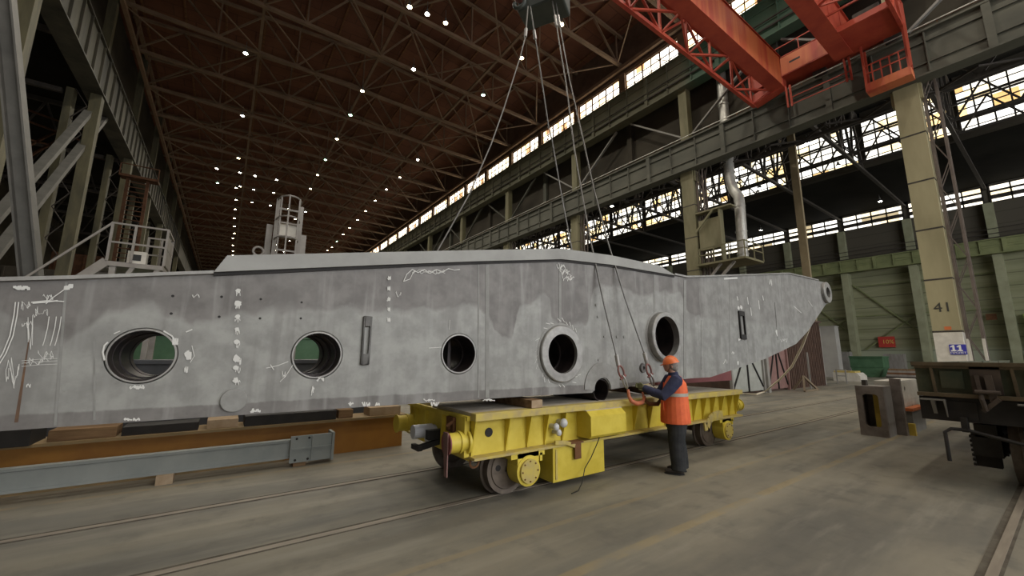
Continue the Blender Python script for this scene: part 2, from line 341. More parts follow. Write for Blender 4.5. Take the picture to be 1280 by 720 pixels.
    def build(s, name, m, parent=None, org=None, smooth=False, remesh=None, bevel=None, subs=0):
        me = bpy.data.meshes.new(name); o = bpy.data.objects.new(name, me); COL.objects.link(o)
        base = Vector((0,0,0))
        if parent is None:
            if org is None:
                xs = [v[0] for v in s.v]; ys = [v[1] for v in s.v]; zs = [v[2] for v in s.v]
                org = ((min(xs)+max(xs))/2, (min(ys)+max(ys))/2, min(zs))
            base = Vector(org); o.location = base
        else:
            p = parent
            while p.parent: p = p.parent
            base = p.location.copy() if p.type == 'EMPTY' or True else base
            o.parent = parent
        me.from_pydata([tuple(Vector(v)-base) for v in s.v], [], s.f); me.validate()
        ms = m if isinstance(m, (list, tuple)) else [m]
        for q in ms: me.materials.append(M[q] if isinstance(q, str) else q)
        if len(ms) > 1 and len(me.polygons) == len(s.mi):
            for p_, i in zip(me.polygons, s.mi): p_.material_index = i
        bm = bmesh.new(); bm.from_mesh(me); bmesh.ops.remove_doubles(bm, verts=bm.verts, dist=1e-5) if remesh is None else None
        bmesh.ops.recalc_face_normals(bm, faces=bm.faces); bm.to_mesh(me); bm.free()
        if smooth or remesh:
            for p_ in me.polygons: p_.use_smooth = True
        if bevel:
            md = o.modifiers.new('bevel', 'BEVEL'); md.width = bevel; md.segments = 2; md.limit_method = 'ANGLE'
        if remesh:
            md = o.modifiers.new('remesh', 'REMESH'); md.mode = 'VOXEL'; md.voxel_size = remesh; md.use_smooth_shade = True
            ms_ = o.modifiers.new('smooth', 'SMOOTH'); ms_.factor = .5; ms_.iterations = 3
        if smooth and not remesh and hasattr(me, 'set_sharp_from_angle'): me.set_sharp_from_angle(angle=math.radians(40))
        return o
def tag(o, label=None, cat=None, group=None, kind=None):
    if label: o['label'] = label
    if cat: o['category'] = cat
    if group: o['group'] = group
    if kind: o['kind'] = kind
    return o
def thing(name, label, cat, loc, group=None):
    o = bpy.data.objects.new(name, None); COL.objects.link(o); o.location = loc; o.empty_display_size = .2
    return tag(o, label, cat, group)
def dup(root, loc, label=None, group=None):
    r = root.copy(); COL.objects.link(r); r.location = loc
    if label: r['label'] = label
    if group: r['group'] = group
    def rec(src, dst):
        for ch in [c for c in src.children]:
            c = ch.copy(); COL.objects.link(c); c.parent = dst; rec(ch, c)
    rec(root, r); return r
def struct(name, mb, m, parent=None):
    o = mb.build(name, m, parent)
    if parent is None: o['kind'] = 'structure'
    return o
ORD = ['nearest','second','third','fourth','fifth','sixth','seventh','eighth','ninth','tenth','eleventh','twelfth','thirteenth','fourteenth','fifteenth','sixteenth','seventeenth','eighteenth','nineteenth','twentieth','twenty-first','twenty-second','twenty-third','twenty-fourth','twenty-fifth','twenty-sixth','twenty-seventh','twenty-eighth','twenty-ninth','thirtieth','thirty-first','thirty-second','thirty-third','thirty-fourth','thirty-fifth']
def text(s, size, m, name, parent, loc, right, up, align='CENTER', extr=.004, bold=0.0):
    cu = bpy.data.curves.new('t', 'FONT'); cu.body = s; cu.size = size; cu.align_x = align; cu.align_y = 'CENTER'; cu.extrude = extr; cu.offset = bold
    o = bpy.data.objects.new('t', cu); COL.objects.link(o); bpy.context.view_layer.update()
    me = bpy.data.meshes.new_from_object(o.evaluated_get(bpy.context.evaluated_depsgraph_get()))
    right, up = Vector(right).normalized(), Vector(up).normalized(); nrm = right.cross(up); mb = MB()
    mb.add([Vector(loc)+right*v.co.x+up*v.co.y+nrm*v.co.z for v in me.vertices], [tuple(p.vertices) for p in me.polygons])
    bpy.data.objects.remove(o); bpy.data.curves.remove(cu); bpy.data.meshes.remove(me)
    return mb.build(name, m, parent)
# ================================================================== the hall
Y0, Y1 = -30.0, 202.0
XL, XR, XF = -9.2, 27.0, 62.0
GRID = [3.4+12*k for k in range(0, 16)]                 # column lines down the hall
def far(y): return y > 75

mb = MB(); mb.box(-26.5, XF+.5, Y0, Y1, -.3, 0); struct('floor', mb, 'floor')
# roof over the main bay, side bay ceilings
mb = MB()
mb.prism([(-11,Y0,31.9),(8.9,Y0,33.4),(8.9,Y0,33.7),(-11,Y0,32.2)], (0,Y1-Y0,0)); mb.prism([(8.9,Y0,33.4),(28.4,Y0,31.9),(28.4,Y0,32.2),(8.9,Y0,33.7)], (0,Y1-Y0,0))
struct('ceiling', mb, 'roof')
mb = MB(); mb.box(28.8, 46.9, Y0, Y1, 24.6, 24.9); mb.box(46.8, XF+.5, Y0, Y1, 19.3, 19.6); struct('ceiling', mb, 'soot_ceiling')
mb = MB(); mb.box(-26.4, -10.6, Y0, Y1, 24.5, 24.8); struct('ceiling', mb, 'soot_ceiling')
mb = MB(); mb.box(-26.5, -26.2, Y0, Y1, 0, 24.6); struct('wall_left', mb, 'dark_wall')
mb = MB(); mb.box(-11, -10.7, Y0, Y1, 24.4, 32); struct('wall_left', mb, 'dark_wall')
mb = MB(); mb.box(28.7, 29.0, Y0, Y1, 18.0, 25.0); struct('wall_right', mb, 'dark_wall')
mb = MB(); mb.box(27.9, 28.2, Y0, Y1, 27.5, 32); mb.box(27.75, 28.9, Y0, Y1, 25.0, 25.2); struct('wall_right', mb, 'brown_wall')
mb = MB(); [mb.box(XF, XF+.3, -8.6+6*i-.26, -8.6+6*i+.26, 17.3, 19.3) for i in range(32)]; mb.box(XF, XF+.3, Y0, -8.6, 17.3, 19.3); mb.box(XF, XF+.3, 171, Y1, 17.3, 19.3); mb.box(XF, XF+.3, Y0, Y1, 0, 17.3); mb.box(XF, XF+.3, Y0, Y1, 19.15, 19.4); struct('wall_right', mb, 'wall_green')
mb = MB(); [mb.box(46.8, 47.1, -8.6+6*i-.26, -8.6+6*i+.26, 19.3, 24.7) for i in range(32)]; mb.box(46.8, 47.1, Y0, -8.6, 19.3, 24.7); mb.box(46.8, 47.1, 171, Y1, 19.3, 24.7); mb.box(46.8, 47.1, Y0, Y1, 23.8, 24.7); mb.box(46.7, 47.2, Y0, Y1, 19.2, 19.55); struct('trim_1', mb, 'dark_wall')
mb = MB(); mb.box(-26.5, XF+.5, Y1, Y1+.3, 0, 34); struct('wall_back', mb, 'dark_wall')
# rear gable behind the camera; glowing windows added to light the beam
mb = MB(); mb.box(-26.5, XF+.5, Y0-.3, Y0, 0, 4); mb.box(-26.5, XF+.5, Y0-.3, Y0, 18, 34)
for x in (-26.5, -11, 9, 27.5, 45, 60): mb.box(x, x+2.4, Y0-.3, Y0, 4, 18)
struct('wall_front', mb, 'dark_wall')
wn = 0
for a, b in ((-24.1,-11), (-8.6,9), (11.4,27.5), (29.9,45), (47.4,60)):  # made-up rear windows that hold the fill panes
    wn += 1; f = MB(); k = int((b-a)/1.6)
    for i in range(k+1): x = a+(b-a)*i/k; f.box(x-.05, x+.05, Y0-.12, Y0-.02, 4, 18)
    for z in (4.05, 7.5, 11, 14.5, 17.95): f.box(a, b, Y0-.12, Y0-.02, z-.05, z+.05)
    o = struct('window_%d' % wn, f, 'dark_steel'); g = MB(); g.box(a, b, Y0-.2, Y0-.16, 4, 18); g.build('pane', 'pane_rear', o)

# ---- clerestory windows above the upper girder (one per 6 m bay)
k = 0; y = -8.6
while y < 196:
    wn += 1; a, b = y+.34, y+6-.34; f = MB()
    n = 6 if not far(y) else 4
    for i in range(n+1): yy = a+(b-a)*i/n; w = .055 if i % 2 == 0 else .03; f.box(27.80, 27.88, yy-w, yy+w, 25.2, 27.5)
    for z in (25.24, 26.0, 26.75, 27.46): f.box(27.81, 27.87, a, b, z-.035, z+.035)
    if k % 3 == 1: f.bar((27.78, a, 25.3), (27.78, a+2.4, 27.2), .05); 
    if k % 4 == 2: f.bar((27.78, b, 25.3), (27.78, b-1.9, 27.4), .05)
    o = struct('window_%d' % wn, f, 'rust'); g = MB(); g.box(27.92, 27.95, a, b, 25.2, 27.5); g.build('pane', 'pane_clere', o)
    p = MB(); p.box(27.6, 28.0, y-.34, y+.34, 25.2, 27.6)
    o = struct('trim_%d' % (k+2), p, 'eaves'); y += 6; k += 1
# ---- side bay upper glazing and low strips
y = -8.6; k = 0
while y < 170:
    wn += 1; a, b = y+.25, y+6-.25; f = MB()
    nn = 6 if not far(y) else 3
    for i in range(nn+1): yy = a+(b-a)*i/nn; f.box(46.74, 46.82, yy-.05, yy+.05, 19.5, 23.8)
    for z, t in ((19.6,.12),(20.0,.05),(20.75,.34),(21.6,.07),(22.45,.2),(23.1,.06),(23.7,.14)): f.box(46.72, 46.82, a, b, z-t/2, z+t/2)
    o = struct('window_%d' % wn, f, 'dark_steel'); g = MB(); g.box(46.9, 46.93, a, b, 19.5, 23.8); g.build('pane', 'pane_side', o)
    wn += 1; f = MB()
    for i in range(5): yy = a+(b-a)*i/4; f.box(XF-.12, XF-.02, yy-.06, yy+.06, 17.3, 19.15)
    for z, t in ((17.33,.1),(17.88,.42),(18.5,.2),(19.1,.12)): f.box(XF-.12, XF-.02, a, b, z-t/2, z+t/2)
    o = struct('window_%d' % wn, f, 'dark_steel'); g = MB(); g.box(XF+.05, XF+.08, a, b, 17.3, 19.15); g.build('pane', 'pane_low', o)
    y += 6; k += 1

# ---- crane girders (each one continuous thing with its rail and handrail)
def girder(name, label, x0, x1, z0, z1, matn, y0, y1, rail=True, ribstep=2.0, side=-1, group=None):
    """plate girder along Y; visible face at x0, flanges, stiffener ribs"""
    t = thing(name, label, 'girder', (x0, y0, z0), group)
    w = MB(); w.box(x0+.15, x0+.2, y0, y1, z0+.05, z1-.05); w.build('web', matn, t)
    f = MB(); f.box(x0-.05, x1, y0, y1, z0-.05, z0+.05); f.box(x0-.05, x1, y0, y1, z1-.05, z1+.05); f.build('flanges', matn, t)
    r = MB(); yy = y0+.4; k = 0
    while yy < min(y1, 90):
        r.box(x0, x0+.16, yy-.025, yy+.025, z0+.05, z1-.05)
        if k % 3 == 0: r.box(x0-.02, x0+.16, yy-.14, yy+.14, z0+.05, z1-.05)
        yy += ribstep; k += 1
    r.build('stiffener_ribs', matn, t)['kind'] = 'stuff'
    l = MB()
    for zz in (z0+.62, z1-.55): l.box(x0+.06, x0+.16, y0, y1, zz-.03, zz+.03)
    l.build('longitudinal_stiffeners', matn, t)
    return t
t = girder('crane_runway_girder', 'lower grey-green crane runway girder along the right column row, the crane stands on it', 26.6, 27.4, 15.45, 17.75, 'girder', -12, 190)
r = MB(); r.box(26.92, 27.06, -12, 190, 17.8, 17.95); r.build('crane_rail', 'grey_beam', t)
r = MB()
for z in (18.4, 18.95): r.bar((28.2,-12,z),(28.2,190,z), .05)
yy = -12
while yy < 100: r.bar((28.2,yy,17.8),(28.2,yy,18.95), .04); yy += 2
r.build('handrail', 'rust', t)
r = MB(); r.box(27.4, 28.3, -12, 190, 17.70, 17.76); r.build('walkway', 'dark_steel', t)
r = MB(); r.tube([(26.5,-12,17.95),(26.5,190,17.95)], .035, 6); r.build('power_conduit', 'galv', t)
LOWG = t
t = girder('crane_runway_girder', 'upper olive crane runway girder just under the clerestory windows', 26.8, 27.7, 22.35, 25.05, 'girder_up', -12, 190)
r = MB(); 
for z in (25.45,): r.bar((27.0,-12,z),(27.0,190,z), .05)
yy = -12
while yy < 100: r.bar((27.0,yy,25.05),(27.0,yy,25.45), .04); yy += 1.5
r.build('handrail', 'eaves', t)
r = MB(); r.box(26.75, 26.9, -12, 190, 22.95, 23.05); r.box(26.75, 26.85, -12, 190, 23.5, 23.56); r.build('pipe_run', 'dark_steel', t)
# lattice brake girder behind the lower runway girder
t = LOWG
c_ = MB(); c_.box(27.4, 29.0, -8, -7.8, 15.4, 15.5); c_.box(28.9, 29.05, -8, 120, 15.4, 15.6); c_.box(28.9, 29.05, -8, 120, 17.4, 17.6); c_.build('bracing_chords', 'dark_steel', t)
d_ = MB(); yy = -8
while yy < 118:
    d_.bar((27.85,yy,15.45),(29,yy+1.5,15.5), .09); d_.bar((29,yy+1.5,15.5),(27.85,yy+3,15.45), .09)
    d_.bar((29,yy,15.5),(29,yy+1.5,17.5), .08); d_.bar((29,yy+1.5,17.5),(29,yy+3,15.5), .08); yy += 3
d_.build('lacing_bars', 'dark_steel', t)['kind'] = 'stuff'

# ---- right row columns
def column(x, y, label, near=False, m='olive_light'):
    t = thing('steel_column', label, 'column', (x, y, 0), 'columns of the right row')
    w = .46
    b = MB(); b.box(x, x+.75, y-w, y+w, 0, 15.4); b.build('shaft', m, t)
    s = MB(); z = 2.95
    while z < 15: s.box(x-.012, x+.5, y-w-.012, y+w+.012, z-.035, z+.035); z += 2.45
    s.build('joint_bands', 'dark_steel', t)
    u = MB(); u.box(x+.15, x+.75, y-.33, y+.33, 15.5, 25.1); u.build('upper_shaft', m, t)
    # laced second branch on the camera side
    l = MB()
    for yy in (y-.56, y-1.02): l.bar((x+.35,yy,0),(x+.35,yy,15.4), .09)
    for yy in (y-.56, y-1.02): l.bar((x+.75,yy,0),(x+.75,yy,15.4), .09)
    l.build('branch_angles', 'mauve', t)
    g = MB(); z = 0.3; k = 0
    while z < 15:
        a_, b_ = (y-.56, y-1.02) if k % 2 == 0 else (y-1.02, y-.56)
        g.bar((x+.33,a_,z),(x+.33,b_,z+1.2), .07, .03); g.bar((x+.77,a_,z),(x+.77,b_,z+1.2), .07, .03); z += 1.2; k += 1
    g.build('lacing', 'mauve', t)
    q = MB(); q.box(x+.1,x+.6,y-w-.12,y-w,14.6,15.4); q.box(x+.1,x+.6,y+w,y+w+.12,14.6,15.4) if True else q.prism([(x+.1,y-w,15.4),(x+.1,y-w-.9,15.4),(x+.1,y-w,13.9)], (.5,0,0)); None and q.prism([(x+.1,y+w,15.4),(x+.1,y+w+.9,15.4),(x+.1,y+w,13.9)], (.5,0,0)); q.build('bracket', m, t)
    return t
names = ['big column of the right row standing behind the dark wagon, with blue sign 11',
         'yellowed right-row column behind the beam near the worker, with pipe platform beside it']
for i, y in enumerate([-8.6]+GRID[:9]):
    if i == 0: lab = 'yellowed column of the right row nearest the camera'
    elif i <= 2: lab = names[i-1]
    else: lab = 'olive right-row column, %s beyond the one with the pipe platform' % ORD[i-3].replace('nearest','first')
    t = column(XR, y, lab, m='olive_light' if i < 2 else 'olive')
    if i == 0: BIG0 = t
    if i == 1:
        BIG = t
        w = MB(); w.box(XR-.006, XR, y-.462, y+.462, 0, 2.9); w.box(XR, XR+.75, y-.466, y-.461, 0, 2.9); w.build('whitewashed_base', 'white', t)
        w = MB(); 
        for yy in (y-.56, y-1.02): w.bar((XR+.349,yy,0),(XR+.349,yy,2.6), .094)
        w.build('whitewashed_base', 'white', t)
        text('41', .62, 'black_letters', 'painted_number', t, (XR-.01, y-.0, 4.05), (0,-1,0), (0,0,1))
        w = MB(); w.box(XR-.012, XR-.004, y-.16, y+.06, 3.02, 3.17); w.build('red_mark', 'orange_mark', t)
# blue number plate on the big column
y = GRID[0]; c = at(1196, 437, 'x', XR-.02)
s = MB(); s.box(XR-.035, XR-.01, c.y-.30, c.y+.22, c.z-.22, c.z+.23); so = s.build('number_sign', 'blue_sign'); tag(so, 'small blue sign with white 11 on the big column', 'sign')
for yo in (.13, -.07):
    g = MB(); yy = c.y-.03+yo; zz = c.z-.07
    g.prism([(XR-.045, yy-a, zz+b) for a, b in ((-.085,0),(.085,0),(.085,.05),(.045,.05),(.045,.27),(-.005,.27),(-.085,.215),(-.085,.165),(-.025,.195),(-.025,.05),(-.085,.05))], (.012,0,0)); g.build('lettering', 'white_letters', so)
text('ПРОЛЕТ', .12, 'white_letters', 'lettering', so, (XR-.04, c.y-.04, c.z-.15), (0,-1,0), (0,0,1), bold=.001)

# freestanding brown post at the shed end
p = MB(); yb = at(1024, 480, 'z', 0)
px_, py_ = 31.4, 9.95
p.box(px_-.02, px_+.24, py_-.22, py_+.22, 0, 17.6); po = p.build('post', 'ochre'); tag(po, 'tall slim brown post rising beside the brown shed under the lower girder', 'column')
p = MB(); p.box(px_-.05, px_+.28, py_-.30, py_+.30, 0, 3.6); p.build('post_casing', 'grey_paint', po)

# walls between girders: vertical posts
for i in range(8):
    y = GRID[0]+6+12*i
    p = MB(); p.box(28.3, 28.65, y-.25, y+.25, 18.0, 24.9); tag(p.build('wall_post', 'dark_wall' if i % 2 else 'girder'), 'grey wall post between the two runway girders, %s down the hall' % ORD[i], 'post', 'wall posts of the right row')
# knee braces below the upper girder
for i, y in enumerate(GRID[:6]):
    b = MB(); b.bar((27.6, y+.4, 18.6), (27.6, y+5.2, 22.2), .22, .12); b.bar((27.6, y-.4, 18.6), (27.6, y-5.2, 22.2), .22, .12)
    tag(b.build('knee_brace', 'grey_paint' if i < 3 else 'girder'), 'pair of slanting braces from the %s visible right-row column up to the upper girder' % ORD[i], 'brace', 'knee braces of the right row')

# ---- roof trusses
zb = 28.55
def ztop(x): return 31.6+1.35*(1-abs(x-8.9)/18.1)
def truss(y):
    t = thing('roof_truss', '', 'truss', (8.9, y, zb), 'roof trusses')
    b = MB(); b.box(XL-.3, 27.85, y-.14, y+.14, zb-.13, zb+.13); b.build('bottom_chord', 'truss', t)
    b = MB(); b.bar((XL-.5,y,ztop(XL)),(8.9,y,ztop(8.9)), .26, .22); b.bar((8.9,y,ztop(8.9)),(27.9,y,ztop(27)), .26, .22); b.build('top_chord', 'truss', t)
    xs = [XL+3.02*i for i in range(13)]
    for i in range(13):
        if i in (0, 12) or i % 2 == 0: q = MB(); q.bar((xs[i],y,zb),(xs[i],y,ztop(xs[i])), .12, .12); q.build('post', 'truss', t)
    for i in range(6):
        for a, b_ in ((2*i, 2*i+1), (2*i+2, 2*i+1)):
            q = MB(); q.bar((xs[a],y,zb+.05),(xs[b_],y,ztop(xs[b_])-.05), .15, .13); q.build('diagonal', 'truss', t)
    return t
T0 = truss(9.4); tr = [T0]
for i in range(1, 11): tr.append(dup(T0, (8.9, 9.4+6*i, zb)))
for i, t in enumerate(tr): t['label'] = 'brown lattice roof truss spanning the hall, %s from the camera' % ORD[i]
b = MB(); y = 75.4
FT = None
for i in range(19):
    yy = 75.4+6*i
    if FT is None:
        t = thing('roof_truss', '', 'truss', (8.9, yy, zb), 'roof trusses')
        w = MB(); w.box(XL-.3, 27.85, yy-.14, yy+.14, zb-.13, zb+.13); w.bar((XL-.5,yy,ztop(XL)),(8.9,yy,ztop(8.9)), .26, .22); w.bar((8.9,yy,ztop(8.9)),(27.9,yy,ztop(27)), .26, .22)
        xs = [XL+3.02*k for k in range(13)]
        for k in range(6):
            for a, b_ in ((2*k, 2*k+1), (2*k+2, 2*k+1)): w.bar((xs[a],yy,zb+.05),(xs[b_],yy,ztop(xs[b_])-.05), .15, .13)
        w.build('lattice', 'truss', t); FT = t
    else: t = dup(FT, (8.9, yy, zb))
    t['label'] = 'small far-off brown roof truss, %s from the camera' % ORD[i+11]
for i in range(13):       # purlins under the deck
    x = XL+.3+3.0*i; x = min(x, 27.2); z = ztop(x)+.13
    p = MB(); p.box(x-.08, x+.08, -10, 190, z, z+.16)
    tag(p.build('purlin', 'rust'), 'brown purlin running the length of the hall under the roof deck, %s from the left' % ORD[i].replace('nearest','first'), 'purlin', 'roof purlins')
for i, x in enumerate((-.15, 8.9, 17.95)):
    p = MB(); p.box(x-.11, x+.11, 3, 190, zb+.14, zb+.32)
    tag(p.build('tie_beam', 'truss'), '%s brown tie beam lying along the hall on the truss bottom chords' % ('left','middle','right')[i], 'beam', 'tie beams on the trusses')
nb = 0
for k in range(10):                    # bracing in the plane of the bottom chords
    ya = 9.4+6*k
    t = thing('wind_brace', 'thin crossed roof bracing rods behind the %s roof truss' % ORD[k], 'bracing', (8.9, ya, zb+.14), 'horizontal roof bracing')
    for j, (xa, xb) in enumerate(((XL,-.15),(-.15,8.9),(8.9,17.95),(17.95,27.0))):
        mid = (xa+xb)/2
        for p1, p2 in (((xa, ya), (mid, ya+6)), ((mid, ya+6), (xb, ya))) if (k+j) % 2 else (((xa, ya+6), (mid, ya)), ((mid, ya), (xb, ya+6))):
            q = MB(); q.bar((p1[0], p1[1]+(.15 if p1[1] == ya else -.15), zb), (p2[0], p2[1]+(.15 if p2[1] == ya else -.15), zb), .10, .09); q.build('brace_rod', 'truss', t)
# eaves beams left and right
for x, z, lab in ((-9.0, 28.3, 'thin brown eaves beam along the left side at truss foot'), (-9.35, 31.3, 'upper brown eaves beam along the left side under the roof edge'), (27.45, 28.2, 'brown eaves beam above the clerestory windows')):
    p = MB(); p.box(x-.13, x+.13, -10, 190, z-.22, z+.12); tag(p.build('eaves_beam', 'eaves'), lab, 'beam')
p = MB(); p.box(27.76, 27.895, -10, 190, 27.58, 27.70); p.box(27.78, 27.895, -10, 190, 27.8, 27.9)
tag(p.build('pipe_run', 'eaves'), 'pair of thin brown pipes along the top of the clerestory windows', 'pipe')

# ---- lamps
lamp_px = [  # pixel, tint
 (307,67,'white'),(303,145,'white'),(534,18,'white'),(512,9,'yellow'),(557,29,'yellow'),(517,87,'white'),(453,114,'yellow'),
 (438,144,'green'),(421,174,'yellow'),(407,200,'green'),(397,219,'yellow'),(388,236,'yellow'),(652,73,'yellow'),(522,200,'white'),
 (500,222,'yellow'),(483,237,'white'),(469,251,'yellow'),(457,264,'yellow'),(447,275,'yellow'),(437,285,'yellow'),(429,293,'yellow'),(421,302,'green'),(415,309,'yellow'),(409,313,'yellow'),
 (271,211,'white'),(272,229,'green'),(298,198,'yellow'),(300,216,'white'),(300,233,'yellow'),(295,235,'yellow'),(319,220,'white'),(317,237,'white'),(315,253,'yellow'),
 (346,225,'white'),(342,241,'yellow'),(338,257,'white'),(295,250,'yellow'),(294,262,'yellow'),(293,273,'yellow'),(293,283,'yellow'),(293,292,'yellow'),(291,298,'yellow'),(291,307,'yellow'),(291,314,'yellow'),(291,319,'yellow'),
 (361,261,'yellow'),(375,263,'white'),(382,265,'white'),(369,274,'yellow'),(360,293,'yellow'),(362,301,'white'),(346,306,'yellow'),(344,313,'yellow'),(355,315,'white'),(702,31,'yellow'),(604,119,'green')]
ZL = 27.35
protos = {}
def lamp(p, tint, label, group, drop):
    key = (tint, drop)
    if key not in protos:
        t = thing('ceiling_lamp', label, 'lamp', p, group); x, y, z = p
        h = MB(); h.lathe((x,y,z), (0,0,1), [(0,.20),(.12,.18),(.26,.09),(.42,.08),(.42,0),(.28,0),(.14,.155),(.02,.18)], 16); h.build('lamp_shade', 'lamp_shade', t)
        g = MB(); g.lathe((x,y,z), (0,0,1), [(.0,0),(0,.16),(.05,.15),(.05,0)], 16); g.build('glowing_lens', 'lamp_'+tint, t)
        r = MB(); r.tube([(x,y,z+.40),(x,y,z+drop)], .02, 6); r.build('hanger_rod', 'lamp_shade', t)
        protos[key] = t
    else: t = dup(protos[key], p, label, group)
    return t
def spot(p, power, col=(1,.93,.80)):
    l = bpy.data.lights.new('lamp_light', 'SPOT'); l.energy = power; l.color = col; l.spot_size = math.radians(155); l.spot_blend = .5; l.shadow_soft_size = .25
    o = bpy.data.objects.new('lamp_light', l); COL.objects.link(o); o.location = (p[0], p[1], p[2]-.08); return o
TINT = dict(white='white', yellow='warm white', green='greenish')
pts = [(at(x, y, 'z', ZL), c) for x, y, c in lamp_px]
rows = {'left': [], 'middle': [], 'right': [], 'inner': []}
for p, c in pts:
    r = 'left' if p.x < .3 else 'inner' if p.x < 6.2 else 'middle' if p.x < 13.5 else 'right'
    rows[r].append((p, c))
RN = dict(left='left row', inner='short rows between left and middle rows', middle='middle row', right='right row')
for r, L in rows.items():
    L.sort(key=lambda q: q[0].y)
    for i, (p, c) in enumerate(L):
        # hang each lamp from the nearest truss line by a short rod
        lamp(tuple(p), c, '%s roof lamp, %s of the %s' % (TINT[c], ORD[i], RN[r]), 'roof lamps', 1.15)
for x in (-1.05, 8.6, 18.3):
    for k in range(-6, 17):
        y = 25.6+6.05*k*1.5
        if y < 160: spot((x, y, ZL), LAMP_W)
# side bay lamps
side = [(908,216,'white'),(920,226,'white'),(950,236,'white'),(1048,208,'white'),(1009,180,'white'),(1012,179,'white'),(1100,252,'white'),(765,258,'white'),(727,297,'white'),(951,288,'white')]
sp = sorted([at(x, y, 'z', 18.05) for x, y, c in side], key=lambda p: p.y)
for i, p in enumerate(sp): lamp(tuple(p), 'white', 'white lamp in the right side bay in front of the windows, %s from the camera' % ORD[i], 'side bay lamps', .75)
for x in (36, 52):
    for y in (0, 14, 28, 42, 60): spot((x, y, 18), LAMP_W*.22)

# ---- side bay: crossing trusses, green runway girder, pilasters
def strus(y):
    t = thing('side_bay_truss', '', 'truss', (38, y, 18.8), 'side bay trusses')
    b = MB(); b.box(29.01, XF-.01, y-.12, y+.12, 18.75, 18.98); b.build('bottom_chord', 'dark_steel', t)
    b = MB(); b.box(29.0, 46.7, y-.12, y+.12, 24.2, 24.5); b.build('top_chord', 'dark_steel', t)
    d = MB(); x = 29.1
    while x < 46: d.bar((x,y,18.85),(x+1.45,y,24.3), .17); d.bar((x+1.45,y,24.3),(x+2.9,y,18.85), .17); x += 2.9
    d.build('diagonals', 'dark_steel', t)
    return t
s0 = strus(3.4); S = [s0]+[dup(s0, (38, 3.4+6*k, 18.8)) for k in range(1, 13)]
for i, t in enumerate(S): t['label'] = 'dark lattice truss crossing the side bay in front of its windows, %s from the camera' % ORD[i]
for i, (x, z) in enumerate(((33.45, 18.98), (42.15, 18.98), (45.05, 18.98))):     # lengthwise bracing
    t = thing('side_bay_bracing', 'dark lengthwise lattice in the side bay roof, %s from the right column row' % ORD[i], 'bracing', (x, 0, z), 'side bay bracing')
    c_ = MB(); c_.box(x-.08, x+.08, -6, 90, z, z+.15); c_.box(x-.08, x+.08, -6, 90, 21.4, 21.52); c_.build('chords', 'dark_steel', t)
    d_ = MB(); y = -6
    while y < 88: d_.bar((x,y,z+.1),(x,y+1.5,21.4), .11); d_.bar((x,y+1.5,21.4),(x,y+3,z+.1), .11); y += 3
    d_.build('lacing_bars', 'dark_steel', t)['kind'] = 'stuff'
t = girder('side_bay_girder', 'green crane girder along the far side bay wall', 60.4, 61.0, 11.9, 13.3, 'green_steel', -12, 120, ribstep=1.6)
r = MB(); r.box(60.3, 60.9, -12, 120, 13.36, 13.46); 
for z in (14.0, 14.5): r.bar((61.2,-12,z),(61.2,120,z), .06)
r.build('crane_rail', 'dark_steel', t)
PL = []
for i in range(13):
    y = 3.4+6*(i-1)
    p = MB(); p.box(60.7, XF-.02, y-.32, y+.32, 0, 11.8); p.box(61.3, XF-.02, y-.34, y+.34, 13.4, 17.2)
    tag(p.build('wall_column', 'pilaster'), 'pale green column on the far side bay wall, %s from the right' % ORD[i], 'column', 'columns of the far wall')
for i in range(6):
    y = 6.4+6*i
    p = MB(); p.bar((61.85,y-2.6,10.2),(61.85,y+2.6,10.2), .1, .12); p.bar((61.85,y-2.7,6.6),(61.85,y+2.7,6.6), .1, .1)
    if i in (1, 2): p.bar((61.8,y-2.6,4.5),(61.8,y+2.6,10.5), .12); p.bar((61.8,y-2.6,6.5),(61.8,y+2.2,2.6), .12)
    tag(p.build('wall_rail', 'green_steel'), 'dark horizontal rails on the green wall between columns, %s bay from the right' % ORD[i], 'rail', 'rails on the far wall')
LG = MB(); LG.box(61.4, 61.99, -2.1, 2.6, 2.6, 5.9); LG.box(61.36, 61.5, -2.1, 2.6, 4.4, 4.5); tag(LG.build('sheet_door', 'lime'), 'bright lime green sheet door in the far wall right of the big column', 'door')
LG = MB(); LG.box(60.2, 61.4, -2.1, 2.2, 0, 2.45); LG.box(60.0, 61.2, -1.5, 0, 2.45, 2.6); tag(LG.build('dark_machine', 'black_steel'), 'black machine standing below the lime green door', 'machine')
